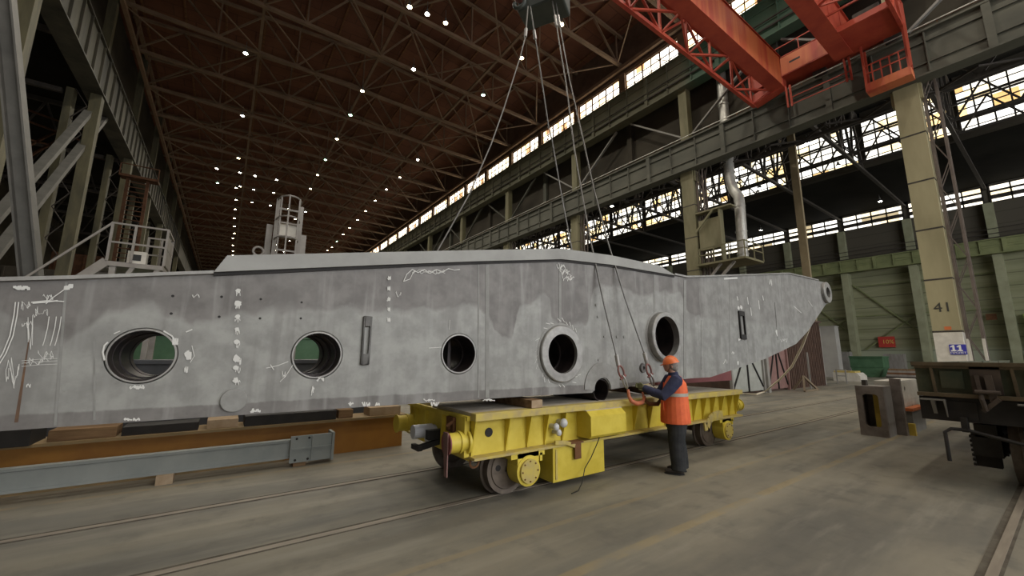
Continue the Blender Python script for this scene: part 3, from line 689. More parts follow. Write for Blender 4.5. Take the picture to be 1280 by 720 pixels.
# ================================================================== left side
def lz(x, y, X=XL): return at(x, y, 'x', X)
t = thing('crane_runway_girder', 'ribbed olive crane runway girder along the left column row', 'girder', (XL, -12, 20.4))
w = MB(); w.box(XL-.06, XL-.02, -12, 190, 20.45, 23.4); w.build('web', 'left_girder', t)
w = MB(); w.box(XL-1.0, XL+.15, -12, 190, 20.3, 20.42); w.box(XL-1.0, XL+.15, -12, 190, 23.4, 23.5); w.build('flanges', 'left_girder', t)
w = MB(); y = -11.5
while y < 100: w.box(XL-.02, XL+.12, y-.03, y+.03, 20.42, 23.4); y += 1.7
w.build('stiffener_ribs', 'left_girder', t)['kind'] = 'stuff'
w = MB(); w.box(XL-.45, XL-.3, -12, 190, 23.5, 23.65); w.build('crane_rail', 'dark_steel', t)
for i, y in enumerate([27.4, 39.4, 51.4, 63.4, 75.4, 87.4, 99.4]):
    t = thing('steel_column', 'olive two-branch column of the left row, %s from the camera' % ORD[i], 'column', (XL, y, 0), 'columns of the left row')
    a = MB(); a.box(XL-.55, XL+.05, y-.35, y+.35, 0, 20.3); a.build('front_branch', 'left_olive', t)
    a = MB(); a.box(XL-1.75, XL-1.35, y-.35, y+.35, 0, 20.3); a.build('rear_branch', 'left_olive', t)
    a = MB(); z = .5; k = 0
    while z < 19.5:
        p, q = (XL-.6, XL-1.3) if k % 2 else (XL-1.3, XL-.6); a.bar((p,y-.3,z),(q,y-.3,z+1.1), .09, .05); z += 1.1; k += 1
    a.build('lacing', 'dark_steel', t)
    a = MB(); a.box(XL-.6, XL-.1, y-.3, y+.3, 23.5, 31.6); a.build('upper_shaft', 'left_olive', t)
# slanting braces between the left columns
for (pa, pb, lab) in (((130,148),(-20,335),'long grey brace slanting down-left from the second left column'), ((104,148),(-30,300),'higher parallel brace slanting down-left behind the leaning post')):
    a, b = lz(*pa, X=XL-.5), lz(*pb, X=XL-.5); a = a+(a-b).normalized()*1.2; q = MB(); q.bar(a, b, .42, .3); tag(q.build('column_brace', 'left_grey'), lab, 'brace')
# leaning light post in front
a, b = at(3, -25, 'y', 15.0), at(44, 400, 'y', 15.0); b.z = max(b.z, 0)
d = (b-a); a2 = a; b2 = a + d*((a.z-0)/(a.z-b.z)) if a.z != b.z else b
top = a + (a-b)*.5
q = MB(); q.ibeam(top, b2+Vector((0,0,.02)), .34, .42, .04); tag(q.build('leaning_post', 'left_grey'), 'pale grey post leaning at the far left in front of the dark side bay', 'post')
# far clutter of the left bay: rust panels, rods
for i, (x0, x1, y, z0, z1, m_) in enumerate(((-24,-17,40,0,11,'left_rust'), (-20,-13,52,0,9,'dark_wall'), (-25,-18,30,5,12,'dark_wall'), (-17,-12.5,66,0,13,'left_rust'))):
    q = MB(); q.box(x0, x1, y, y+.4, z0, z1)
    for k in range(6): xx = x0+(x1-x0)*(k+.5)/6; q.box(xx-.06, xx+.06, y-.1, y, z0, z1)
    if z0 > 0: q.box(x0+.2, x0+.6, y, y+.4, 0, z0); q.box(x1-.6, x1-.2, y, y+.4, 0, z0)
    tag(q.build('partition', m_), 'dim %s partition of upright sheets in the left side bay, %s from the camera' % ('rust-brown' if m_ == 'left_rust' else 'dark', ['second','third','nearest','farthest'][i]), 'partition')
def rod(a, b, w, m, name, lab, cat, **k):
    q = MB(); q.bar(a, b, w, **k); return tag(q.build(name, m), lab, cat)
RR = [((20,132),(130,172)),((20,146),(140,190)),((20,170),(150,205)),((20,190),(100,150)),((20,205),(98,160)),((45,10),(110,95))]
for i, (p1, p2) in enumerate(RR):
    a, b = at(*p1, 'x', -14), at(*p2, 'x', -14); q = MB(); q.bar(a, b, .14); tag(q.build('roof_tie', 'left_rust'), 'thin brown tie rod of the left side bay roof, %s from the top' % ORD[i].replace('nearest','first'), 'rod', 'tie rods of the left bay')
for i in range(6):
    y = 27.4+12*i; q = MB(); q.box(-26.15, -11.2, y-.15, y+.15, 19.9, 20.2); q.box(-26.15, -11.2, y-.15, y+.15, 24.1, 24.495)
    x = -25.9
    while x < -14: q.bar((x,y,20.1),(x+1.5,y,24.2), .14); q.bar((x+1.5,y,24.2),(x+3,y,20.1), .14); x += 3
    tag(q.build('left_bay_truss', 'dark_steel'), 'dark truss crossing the left side bay, %s from the camera' % ORD[i], 'truss', 'left side bay trusses')
# rust-orange stair shaft beyond the second left column
a = lz(165,228); q = MB(); x0, y0 = -7.0, 46.0; ZT = at(178,226,'y',46).z
t = thing('ladder_shaft', 'rusty laddered shaft with an orange landing below the left girder', 'ladder', (x0, y0, 0))
for dx in (0, 1.3): q.bar((x0-dx,y0,0),(x0-dx,y0,ZT), .22)
q.build('uprights', 'left_rust', t); q = MB(); z = .4
while z < ZT-.3: q.bar((x0-1.2,y0-.12,z),(x0-.1,y0-.12,z), .07); z += .42
q.build('rungs', 'left_rust', t); q = MB(); q.box(x0-1.8, x0+.7, y0-.5, y0+.5, ZT, ZT+.2); q.bar((x0-1.8,y0-.5,ZT+1.1),(x0+.7,y0-.5,ZT+1.1), .07); q.bar((x0+.7,y0-.5,ZT),(x0+.7,y0-.5,ZT+1.1), .07); q.bar((x0-1.8,y0-.5,ZT),(x0-1.8,y0-.5,ZT+1.1), .07); q.build('landing', 'left_rust', t)

# white stair and platform behind the beam
Yp = 14.0
def P(x, y, dy=0): return at(x, y, 'y', Yp+dy)
t = thing('stair_platform', 'pale steel access platform with handrails and stair, behind the beam at left', 'platform', (P(170,352).x, Yp, 0))
zf = P(137,326).z
L, R = P(133,326).x, P(205,326).x
D = 1.3
q = MB(); q.box(L, R, Yp, Yp+D, zf-.12, zf); q.build('floor_plate', 'stair', t)
for x in (L+.12, R-.12):
    for y in (Yp+.1, Yp+D-.1): q = MB(); q.bar((x,y,0),(x,y,zf-.1), .12); q.build('leg', 'stair', t)
q = MB(); q.bar((L+.1,Yp+.06,zf-1.9),(L+1.0,Yp+.06,zf-.1), .09); q.bar((L-.2,Yp+.06,zf-1.9),(L+.5,Yp+.06,zf-.1), .09); q.build('strut', 'stair', t)
zr = zf+1.0
q = MB()
for a_, b_ in (((L,Yp),(R,Yp)), ((R,Yp),(R,Yp+D)), ((L+.55,Yp+D),(R,Yp+D))):
    for z in (zf+.5, zr): q.bar((*a_, z), (*b_, z), .045)
for x, y in ((L,Yp),((L+R)/2-.1,Yp),(R,Yp),(R,Yp+D),(L+.55,Yp+D),((L+R)/2+.3,Yp+D)): q.bar((x,y,zf),(x,y,zr+.02), .05)
q.build('handrail', 'stair', t)
q = MB(); q.box(R-.015, R+.015, Yp+.1, Yp+D-.1, zf+.05, zf+.85); q.build('side_sheet', 'stair', t)
q = MB(); sx = L-1.9
q.bar((L,Yp+.04,zf),(sx,Yp+.04,zf-2.3), .07, .2); q.bar((L,Yp+.8,zf),(sx,Yp+.8,zf-2.3), .07, .2)
for k in range(9): x = L-(k+.5)*.21; z = zf-(k+.6)*.255; q.box(x-.12, x+.1, Yp+.06, Yp+.78, z-.02, z+.01)
q.bar((sx+.0,Yp+.04,zf-2.3),(sx-1.1,Yp+.04,zf-3.65), .07, .2); q.build('stair_flight', 'stair', t)
q = MB(); q.bar((L,Yp,zr),(sx+.1,Yp,zf-1.25), .045); q.bar((sx+.1,Yp,zf-1.25),(sx+.1,Yp,zf-2.2), .045); q.build('stair_rail', 'stair', t)
q = MB(); q.box(L+.35, L+.72, Yp+.1, Yp+.4, zf, zf+.34); bx = q.build('control_box', 'white'); tag(bx, 'small pale square box standing on the stair platform', 'box')
q = MB(); q.box(L+.46, L+.62, Yp+.085, Yp+.1, zf+.09, zf+.25); q.build('box_opening', 'black', bx)

# caged ladder tower behind the beam
Yc = 12.0
def C(x, y): return at(x, y, 'y', Yc)
t = thing('caged_ladder', 'pale steel caged ladder tower sticking up above the middle of the beam', 'ladder', (C(358,318).x, Yc, 0))
xa, xb = C(343,300).x, C(371,300).x; zt = C(352,250).z; zt2 = C(380,250).z
q = MB(); q.bar((xa,Yc,0),(xa,Yc,zt), .09); q.bar((xb+.05,Yc,0),(xb+.05,Yc,zt-.1), .09); q.build('stile', 'stair', t)
q = MB(); z = zt-2.9
while z < zt-.1: q.bar((xa,Yc,z),(xb,Yc,z), .045); z += .38
q.build('rungs', 'stair', t)
q = MB()
for k in range(5):
    z = zt-.02-k*.55; n = 9
    q.tube([((xa+xb)/2-math.cos(PI*i/n)*(xb-xa)/2*1.05, Yc-math.sin(PI*i/n)*.55, z) for i in range(n+1)], .022, 6)
for i in (2, 4, 7): x = (xa+xb)/2-math.cos(PI*i/9)*(xb-xa)/2*1.05; y = Yc-math.sin(PI*i/9)*.55; q.bar((x,y,zt-2.5),(x,y,zt), .035)
q.build('safety_cage', 'stair', t)
c0, c1 = C(343,276), C(373,292)
q = MB(); q.box(xa+.08, xb, Yc+.06, Yc+.3, C(343,292).z, C(343,277).z); q.build('grey_panel', 'white', t)
q = MB(); q.box(xa-.20, xa-.06, Yc+.1, Yc+.4, 0, C(343,280).z); q.box(xb+.10, xb+.24, Yc+.1, Yc+.4, 0, C(343,287).z); q.box(xa-.20, xb+.24, Yc+.42, Yc+.5, 0, C(343,312).z); q.build('machine_posts', 'stair', t)
q = MB(); c = C(322,316); q.tube([(c.x+.11*math.cos(a), Yc-.2, c.z+.11*math.sin(a)) for a in [2*PI*i/20 for i in range(20)]], .028, 8, closed=True); q.box(c.x-.1, c.x+.1, Yc-.25, Yc-.15, 0, c.z-.10)
tag(q.build('hose_reel', 'stair'), 'pale ring on a stand peeking above the beam left of the caged ladder', 'ring')

# things beyond the beam glimpsed through its bores
q = MB(); q.box(-5.2, 5.4, 17, 19.2, 0, 2.3); q.box(-5.3, 5.5, 16.9, 19.3, 2.3, 2.42)
for k in range(11): x = -5+k; q.box(x, x+.06, 16.94, 17, .1, 2.25)
tag(q.build('machine_cabinet', 'bin_green'), 'long green machine cabinet standing beyond the beam, seen through its bores', 'cabinet')
q = MB(); q.box(-4.5, 3.2, 9.7, 10.7, 0, 1.55); q.box(-4.6, 3.3, 9.65, 10.75, 1.55, 1.62)
tag(q.build('dark_bench', 'bench'), 'long dark steel bench beyond the beam, seen through its left bore', 'bench')

# ================================================================== platform and duct by the second right column
t = thing('pipe_platform', 'small olive platform with handrail and slanted struts on the right-row column behind the beam', 'platform', (27.4, 13.4, 8.0))
q = MB(); q.box(26.6, 29.2, 11.6, 14.9, 8.0, 8.14); q.build('floor_plate', 'olive', t)
q = MB()
for z in (8.7, 9.2): q.bar((26.6,11.6,z),(26.6,14.7,z), .06); q.bar((26.6,11.6,z),(29.2,11.6,z), .06)
for y in (11.6, 12.6, 13.6, 14.6): q.bar((26.6,y,8.1),(26.6,y,9.2), .06)
for x in (27.9, 29.2): q.bar((x,11.6,8.1),(x,11.6,9.2), .06)
q.build('handrail', 'olive', t)
q = MB(); q.bar((26.9,14.9,5.6),(26.9,12.4,8.0), .16); q.build('strut', 'stair', t); q = MB(); q.bar((26.9,14.9,6.3),(26.9,13.3,8.0), .14); q.build('strut', 'stair', t)
q = MB(); q.box(26.9, 27.6, 12.4, 14.9, 11.9, 12.0); q.box(27.0, 27.5, 13.2, 13.3, 8.1, 11.9); q.box(27.1,27.5, 13.3, 14.8, 9.2, 11.4); q.bar((26.9,14.9,10.6),(26.9,13.6,11.9), .12); q.build('upper_shelf', 'olive', t)
a = [(28.3,12.85,23.5),(28.3,12.85,18.2)]
t2 = MB(); t2.tube([(28.2,12.85,24.8),(28.2,12.85,14.6),(28.2,12.8,14.0),(28.2,12.65,13.3),(28.2,12.4,12.8),(28.2,12.35,12.2),(28.2,12.45,8.3)], .33, 16)
do = t2.build('ventilation_duct', 'galv', smooth=True); tag(do, 'pale kinked ventilation duct dropping past the lower girder to the pipe platform', 'duct')
for z, y in ((20,12.85), (17,12.85), (14.7,12.85), (12.0,12.38), (10.2,12.42), (8.6,12.45)): q = MB(); q.lathe((28.2,y,z), (0,0,1), [(0,.33),(0,.37),(.08,.37),(.08,.33)], 16); q.build('duct_flange', 'galv', do)

# ================================================================== sheds, gates and stores at the right
Ys = 9.35
def Q(x, y): return at(x, y, 'y', Ys)
x1, x2, x3, x4 = 19.7, 22.1, 25.0, 30.9
q = MB(); q.box(x1, x4, Ys+.1, Ys+4, 0, 3.9); q.box(x1-.1, x4+.1, Ys, Ys+4.1, 3.9, 4.0)
sh = q.build('storage_shed', 'brown_shed'); tag(sh, 'brown corrugated shed behind the gates, right of the cart', 'shed')
q = MB()
for k in range(24): x = x3+.15+(x4-x3-.2)*k/24; q.box(x, x+.08, Ys+.03, Ys+.1, 0.05, 3.85)
q.build('corrugation', 'brown_shed', sh)
def gate(name, xa, xb, z, m, label):
    t = thing(name, label, 'gate', ((xa+xb)/2, Ys-.1, 0))
    q = MB(); q.box(xa, xb, Ys-.05, Ys, .12, z); q.build('panel', m, t)
    q = MB(); xm = (xa+xb)/2
    q.bar((xm,Ys-.08,.12),(xm,Ys-.08,z-.5), .07, .05); q.bar((xa+.15,Ys-.08,.3),(xm,Ys-.08,z-.5), .06, .05); q.bar((xm,Ys-.08,z-.5),(xb-.1,Ys-.08,.3), .06, .05)
    q.bar((xa,Ys-.08,z-.5),(xb,Ys-.08,z-.5), .07, .05); q.bar((xm,Ys-.08,z-.5),(xm-.8,Ys-.08,z), .06, .05); q.bar((xm,Ys-.08,z-.5),(xm+.8,Ys-.08,z), .06, .05); q.build('bracing', 'black_steel', t)
    q = MB()
    for x in (xa, xb): q.bar((x,Ys-.08,0),(x,Ys-.08,z), .12); 
    q.build('frame', 'grey_paint' if m == 'pale_gate' else 'pink_gate', t)
gate('sheet_gate', x1-.9, x2-.1, 2.6, 'pale_gate', 'pale grey sheet gate with black diagonal braces right of the yellow cart')
gate('sheet_gate', x2+.3, x3-.1, 3.0, 'pink_gate', 'faded red sheet gate with crossed braces between grey gate and brown shed')
q = MB(); q.box(x2-.02, x2+.22, Ys-.25, Ys-.02, 0, 2.9); tag(q.build('gate_post', 'grey_paint'), 'grey post standing between the grey and red gates', 'post')
q = MB(); c = at(985, 490, 'z', 0)
for dx, dy in ((-.9,-.3),(.9,-.3),(0,.5)): q.bar((25.0+dx,8.6+dy,.03),(25.0,8.6,.75), .09)
q.bar((25.9,8.3,.05),(24.1,8.3,.05), .09)
tag(q.build('trestle', 'brown_column'), 'low brown trestle on the floor in front of the shed corner', 'trestle')
q = MB(); q.bar((26.3,8.75,0),(26.3,8.75,2.0), .07); q.box(26.2, 26.4, 8.65, 8.85, 0, .03); tag(q.build('thin_pole', 'grey_paint'), 'thin pole standing before the brown shed wall', 'pole')
# pale hose drooping from the beam nose to the floor
hp = [(1012,408,4.5),(1003,432,4.9),(990,458,5.6),(975,474,6.4),(960,486,7.2),(948,492,7.9)]
q = MB(); pts_ = [at(x, y, 'y', yy) for x, y, yy in hp]; pts_[-1] = at(945,493,'z',.03); pts_[-2] = at(957,489,'z',.09)
pts_ += [at(930,492,'z',.03), at(905,493,'z',.03)]
q.tube(pts_, .035, 8); tag(q.build('pale_rope', 'hose', smooth=True), 'pale rope drooping from the beam nose down to the floor by the gates', 'rope')

# grey booth and floor stores before the green wall
q = MB(); q.box(44.2, 45.2, 12.4, 14.1, 0, 4.45); q.box(44.15, 45.25, 12.35, 14.15, 4.45, 4.52); tag(q.build('sheet_booth', 'booth'), 'tall plain grey sheet booth beyond the slim brown post', 'booth')
q = MB(); q.box(53.0, 54.0, 13.9, 15.2, 0, 2.3); q.box(52.95, 53, 14.0, 14.5, .3, 2.1); tag(q.build('cabinet', 'grey_paint'), 'dark grey cabinet between the booth and the green container', 'cabinet')
t = thing('metal_container', 'dark green metal container standing on the floor by the green wall', 'container', (48.6, 11.5, 0))
q = MB(); q.prism([(47.6,12.3,0),(47.6,10.6,0),(47.6,10.2,.9),(47.6,10.2,1.8),(47.6,12.5,1.8),(47.6,12.5,.9)], (2.0,0,0)); q.build('body', 'bin_green', t)
q = MB(); q.box(47.52, 49.7, 10.15, 12.55, 1.72, 1.85); q.box(47.55,47.6,10.2,12.5,.86,.95); q.build('rim', 'bin_green', t)
q = MB(); q.box(55.2, 56.2, 10.2, 11.7, 0, 2.1); tag(q.build('cabinet', 'castg'), 'weathered grey cabinet right of the green container', 'cabinet')
c = at(1057, 474, 'z', 0)
q = MB(); q.prism([(37.6,9.4,0),(37.6,11.0,0),(37.6,11.0,.62),(37.6,9.6,.62),(37.6,9.4,.4)], (1.6,0,0)); tag(q.build('concrete_block', 'white'), 'low whitish block on the floor left of the green container', 'block')
q = MB(); q.box(37.7, 39.0, 9.7, 10.95, .62, .74); tag(q.build('timber_bearer', 'yellow_dirty'), 'yellowish bearer lying on the low whitish block', 'timber')
for i in range(5):
    q = MB(); z = .04+.16*i; yc = 7.5+.1*i; x = 46.6+.12*i
    q.box(x, x+.9, yc-.1, yc+2.4-.12*i, z-.04, z+.12 if i < 4 else z+.1)
    tag(q.build('steel_stock', ('dark_steel','castg','rust','castg','wood')[i]), '%s bar in the pile of stock right of the green container' % ('bottom','second lowest','middle','fourth','topmost')[i], 'bar', 'stacked stock bars')
q = MB()
for k in range(2): q.bar((34.2,9.3+k*.5,0),(34.2,9.3+k*.5,.95), .07)
q.bar((34.2,9.3,.9),(34.2,9.8,.9), .06); q.bar((34.2,9.3,.5),(34.2,9.8,.5), .06); q.box(34.15,34.25,9.25,9.35,0,.02)
tag(q.build('small_rack', 'grey_paint'), 'small thin two-post rack right of the slim brown post', 'rack')
s = MB(); c0, c1 = at(1097,421,'x',61.6), at(1119,434,'x',61.6)
s.box(61.62, 61.98, c1.y, c0.y, c1.z, c0.z); so = s.build('wall_banner', 'red_sign'); tag(so, 'small red banner with yellow characters on the green wall', 'sign')
text('10%', .62, 'yellow_letters', 'lettering', so, (61.6, (c0.y+c1.y)/2-.15, (c0.z+c1.z)/2), (0,-1,0), (0,0,1))
q = MB(); c = at(1239, 396, 'x', 61.3); q.box(61.35,61.4,c.y-.35,c.y+.35,c.z-.3,c.z+.3); tag(q.build('wall_notice', 'rust'), 'small rusty notice plate above the lime green door', 'sign')
q = MB(); q.box(59.0, 61.0, -6.5, -4.7, 0, 1.9); tag(q.build('brick_bin', 'rust'), 'red-brown bin at the right edge beyond the wagon', 'bin')
# ================================================================== rails in the floor
def rail(y, x0, x1, lab):
    t = thing('floor_rail', lab, 'rail', ((x0+x1)/2, y, 0), 'rails set in the floor')
    q = MB(); q.box(x0, x1, y-.055, y+.085, .0005, .003); q.build('dirt_groove', 'groove', t)
    q = MB(); q.box(x0, x1, y-.032, y+.032, .003, .009); q.build('rail_head', 'rail', t)
rail(4.53, -8, 60, 'near rail of the cart track, under the cart wheels facing the worker')
rail(6.05, -8, 60, 'far rail of the cart track, running left of the cart beneath the beam')
rail(.65, -4, 22, 'rail at the bottom right corner leading under the dark wagon')
rail(-.87, -4, 22, 'second rail of the wagon track, hidden side of the wagon')

# ================================================================== the big box beam
YB, TH = 4.4, 1.1
def B(x, y): p = at(x, y, 'y', YB); return (p.x, p.z)
top_line = [(0,352),(90,349.5),(180,346),(267,342.5),(480,333),(590,328.5),(700,325.5),(760,332),(857,347),(880,346.5),(985,342.5),(1006,347),(1022,351)]
bot_line = [(0,539),(160,528),(320,517.5),(480,507),(590,500),(660,495),(740,491),(765,487),(800,481),(838,475.5),(862,473),(888,471.5),(920,461),(958,448),(995,430),(1010,414),(1034,382)]
L0 = B(0,352); Lb = B(0,539)
notch = [B(739,491)] if False else []
cn = B(753,487); rn = .175
outl = [(-3.2, L0[1]-.22)] + [B(*p) for p in top_line]
tip = B(1031,366)
for i in range(9): a = math.radians(75-i*21); outl.append((tip[0]+.36*math.cos(a), tip[1]+.36*math.sin(a)))
bl = [B(*p) for p in bot_line][:-1][::-1]
done = False
for p in bl:
    if abs(p[0]-cn[0]) < rn+.02: continue
    if p[0] < cn[0] and not done:
        done = True
        for i in range(13): a = PI*i/12; outl.append((cn[0]+rn*math.cos(a), cn[1]+rn*math.sin(a)))
    outl.append(p)
outl.append((-3.2, Lb[1]+.01))
def circ(c, r, n=40): return [(c[0]+r*math.cos(2*PI*i/n), c[1]+r*math.sin(2*PI*i/n)) for i in range(n)]
H = [(B(178,444.5), .213), (B(397,443.5), .224), (B(574,442), .232), (B(701,442), .292), (B(827.5,421), .375), (tip, .17)]
beam = thing('box_beam', 'long grey steel box beam with round bores and a tapered nose, resting on the yellow cart', 'beam', (6, YB+TH/2, 1.15))
q = MB(); q.plate(outl, [circ(c, r) for c, r in H], YB, YB+.04); q.build('front_plate', 'beam', beam)
q = MB(); q.plate(outl, [circ(c, r) for c, r in H], YB+TH-.04, YB+TH); q.build('back_plate', 'beam', beam)
q = MB(); n = len(outl)
for i in range(n):
    a, b = outl[i], outl[(i+1) % n]; ax = Vector((b[0]-a[0], 0, b[1]-a[1]))
    if ax.length < 1e-4: continue
    nn = Vector((-ax.z, 0, ax.x)).normalized()*.03
    # strips sit just inside the outline (which runs clockwise seen from the front)
    P4 = [Vector((a[0],YB+.04,a[1])), Vector((b[0],YB+.04,b[1])), Vector((b[0],YB+TH-.04,b[1])), Vector((a[0],YB+TH-.04,a[1]))]
    q.prism(P4, -nn)
q.build('edge_plates', 'beam_edge', beam)
# top lip along the upper edge
q = MB(); tl = [B(*p) for p in [(0,352),(90,349.5),(180,346),(267,342.5)]]; tl = [outl[0]]+tl
for a, b in zip(tl, tl[1:]): q.prism([(a[0],YB-.035,a[1]),(b[0],YB-.035,b[1]),(b[0],YB-.035,b[1]+.028),(a[0],YB-.035,a[1]+.028)], (0,TH+.07,0))
tl = [B(*p) for p in [(842,344),(857,347),(880,346.5),(985,342.5),(1006,347),(1022,351)]]
for a, b in zip(tl, tl[1:]): q.prism([(a[0],YB-.035,a[1]),(b[0],YB-.035,b[1]),(b[0],YB-.035,b[1]+.035),(a[0],YB-.035,a[1]+.035)], (0,TH+.07,0))
q.build('top_flange', 'ring', beam)
# thick pad on top
pl_b = [B(*p) for p in [(267,342.5),(480,333),(590,328.5),(700,325.5),(760,332),(842,345.5)]]
pl_t = [B(*p) for p in [(284,320.5),(480,316),(590,313.5),(700,311.5),(760,319.5),(822,332.5)]]
pb2 = [(a[0], a[1]+.012) for a in pl_b]
q = MB(); outp = pl_t + pb2[::-1]
q.plate(outp, [], YB-.045, YB+TH+.04); q.build('top_pad', 'pad', beam)
q = MB()
for a, b in zip(pl_b, pl_b[1:]): q.prism([(a[0],YB-.02,a[1]-.02),(b[0],YB-.02,b[1]-.02),(b[0],YB-.02,b[1]+.012),(a[0],YB-.02,a[1]+.012)], (0,TH+.04,0))
q.build('pad_seam', 'black_steel', beam)
# bores
def sleeve(c, r, inner, name='bore_sleeve'):
    q = MB(); q.lathe((c[0],YB,c[1]), (0,1,0), [(0.0,r),(0.0,r-.012),(TH,r-.012),(TH,r)], 40); s = q.build(name, 'ring_dark', beam, smooth=True)
    q = MB()
    for t, rr in inner: q.lathe((c[0],YB,c[1]), (0,1,0), [(t,r-.005),(t,rr),(t+.05,rr),(t+.05,r-.005)], 40)
    if inner: q.build('inner_ring', 'ring_dark', s, smooth=True)
    return s
sleeve(*H[0], [(.16,.197),(.42,.19),(.9,.195)]); sleeve(*H[1], [(.18,.20),(.5,.195),(.85,.20)]); sleeve(*H[2], [(.3,.205),(.75,.20)])
sleeve(*H[3], [(.3,.25),(.7,.24)]); sleeve(*H[4], [(.35,.33),(.75,.30)]); sleeve(*H[5], [(.2,.15)])
q = MB(); c, r = H[2]; q.box(c[0]+.02, c[0]+.06, YB+.35, YB+.9, c[1]-.2, c[1]+.2); q.build('inner_web', 'ring_dark', beam)
for c in (H[3][0], H[4][0]):      # blind partitions deep inside
    q = MB(); q.cyl((c[0]+.0,YB+.97,c[1]), (c[0],YB+1.0,c[1]), .275 if c is H[3][0] else .355, 32); q.build('bore_partition', 'ring_dark', beam)
def flange(c, ri, ro, t, name='bore_flange', m='ring'):
    q = MB(); q.lathe((c[0],YB,c[1]), (0,1,0), [(-t,ri),(-t,ro-.012),(-t+.012,ro),(.0,ro),(.0,ri)], 48)
    return q.build(name, m, beam, smooth=True)
for (c, r), w in zip(H[:3], (.012,.014,.016)): flange(c, r-.01, r+w, .006, 'bore_rim')
flange(H[3][0], .284, .408, .055); flange(H[4][0], .368, .445, .12); flange(H[5][0], .165, .33, .09, 'nose_boss')
q = MB(); c = H[3][0]; q.lathe((c[0],YB,c[1]), (0,1,0), [(-.005,.40),(-.012,.42),(-.005,.445),(0,.445),(0,.40)], 48); c = H[4][0]; q.lathe((c[0],YB,c[1]), (0,1,0), [(-.005,.44),(-.015,.45),(-.005,.475),(0,.475),(0,.44)], 48); q.build('weld_bead', 'weld', beam)
# notch surround and the stub under it
q = MB(); arc = [(cn[0]+.19*math.cos(PI*i/16), cn[1]+.19*math.sin(PI*i/16)) for i in range(17)]; arc2 = [(cn[0]+.40*math.cos(PI*(i)/16), cn[1]+.02+.40*math.sin(PI*(i)/16)) for i in range(17)][::-1]
q.plate(arc+arc2, [], YB-.014, YB+.001); q.build('notch_plate', 'weld', beam)
q = MB(); q.lathe((cn[0],YB+.03,cn[1]-.01), (0,1,0), [(.0,.172),(.0,.160),(TH-.05,.160),(TH-.05,.172)], 32); q.build('notch_tube', 'ring_dark', beam)
# disc, studs, small holes
q = MB(); c = B(292.5,500); q.cyl((c[0],YB-.03,c[1]), (c[0],YB,c[1]), .10, 28); q.build('round_disc', 'weld', beam, bevel=.004)
for x, y, r in ((216,370,5),(277,371,5),(214,392,5),(274,396,5),(326,374,4),(377,378,4),(325,398,4),(376,398,4)): c = B(x,y); q = MB(); q.cyl((c[0],YB-.003,c[1]), (c[0],YB+.001,c[1]), .011, 10); q.build('drilled_hole', 'black_steel', beam)
for x, y, r in ((745,381,.022),(771,421,.022),(755,421,.016),(780,421,.024),(748,450,.016),(747,396,.018)): c = B(x,y); q = MB(); q.cyl((c[0],YB-.012,c[1]), (c[0],YB,c[1]), r, 14); q.build('stud', 'weld', beam)
q = MB(); c = B(803,460); q.lathe((c[0],YB,c[1]), (0,1,0), [(-.03,.03),(-.03,.075),(0,.085),(0,.03)], 20); q.build('small_socket', 'handle', beam)
# weld seams and shallow strips running down the plate
q = MB()
def vstrip(x, y0, y1, w, t=.004, lean=0.0):
    a, b = B(x, y0), B(x+lean, y1); q.prism([(a[0]-w/2,YB-t,a[1]),(a[0]+w/2,YB-t,a[1]),(b[0]+w/2,YB-t,b[1]),(b[0]-w/2,YB-t,b[1])], (0,t,0))
vstrip(609,331,497,.055); vstrip(598,331,497,.02); vstrip(700,330,404,.05); vstrip(818,342,398,.05); vstrip(856,350,472,.09,.006); vstrip(912,346,462,.02); vstrip(977,347,390,.02)
vstrip(83,353,532,.015,.004,-14); vstrip(118,420,525,.012)
q.build('weld_strips', 'weld_faint', beam)
q = MB(); a = [B(p, s) for p, s in ((968,378),(993,376),(998,420),(972,425))]; q.prism([(x,YB-.01,z) for x, z in a], (0,.01,0)); a = [B(p, s) for p, s in ((876,400),(905,398),(905,456),(876,462))]; q.prism([(x,YB-.006,z) for x, z in a], (0,.006,0)); q.build('patch_plates', 'beam', beam)
# the two upright bracket handles
for (cx, cy, hh, lab) in ((459.5,425.5,30,0), (925.5,406.5,17.5,1)):
    t0, t1 = B(cx, cy-hh), B(cx, cy+hh); w = .092 if not lab else .26; D = .030 if not lab else .035
    x = t0[0]; q = MB(); a = .022 if not lab else .052
    q.box(x-w/2-.0, x-w/2+a*.75, YB-D, YB, t1[1], t0[1]); q.box(x+w/2-a*.75, x+w/2, YB-D, YB, t1[1], t0[1])
    q.box(x-w/2+a*.75, x+w/2-a*.75, YB-D, YB, t0[1]-.11, t0[1]); q.box(x-w/2+a*.75, x+w/2-a*.75, YB-D, YB, t1[1], t1[1]+.11)
    q.build('bracket_handle', 'handle' if not lab else 'black_steel', beam, bevel=.006)
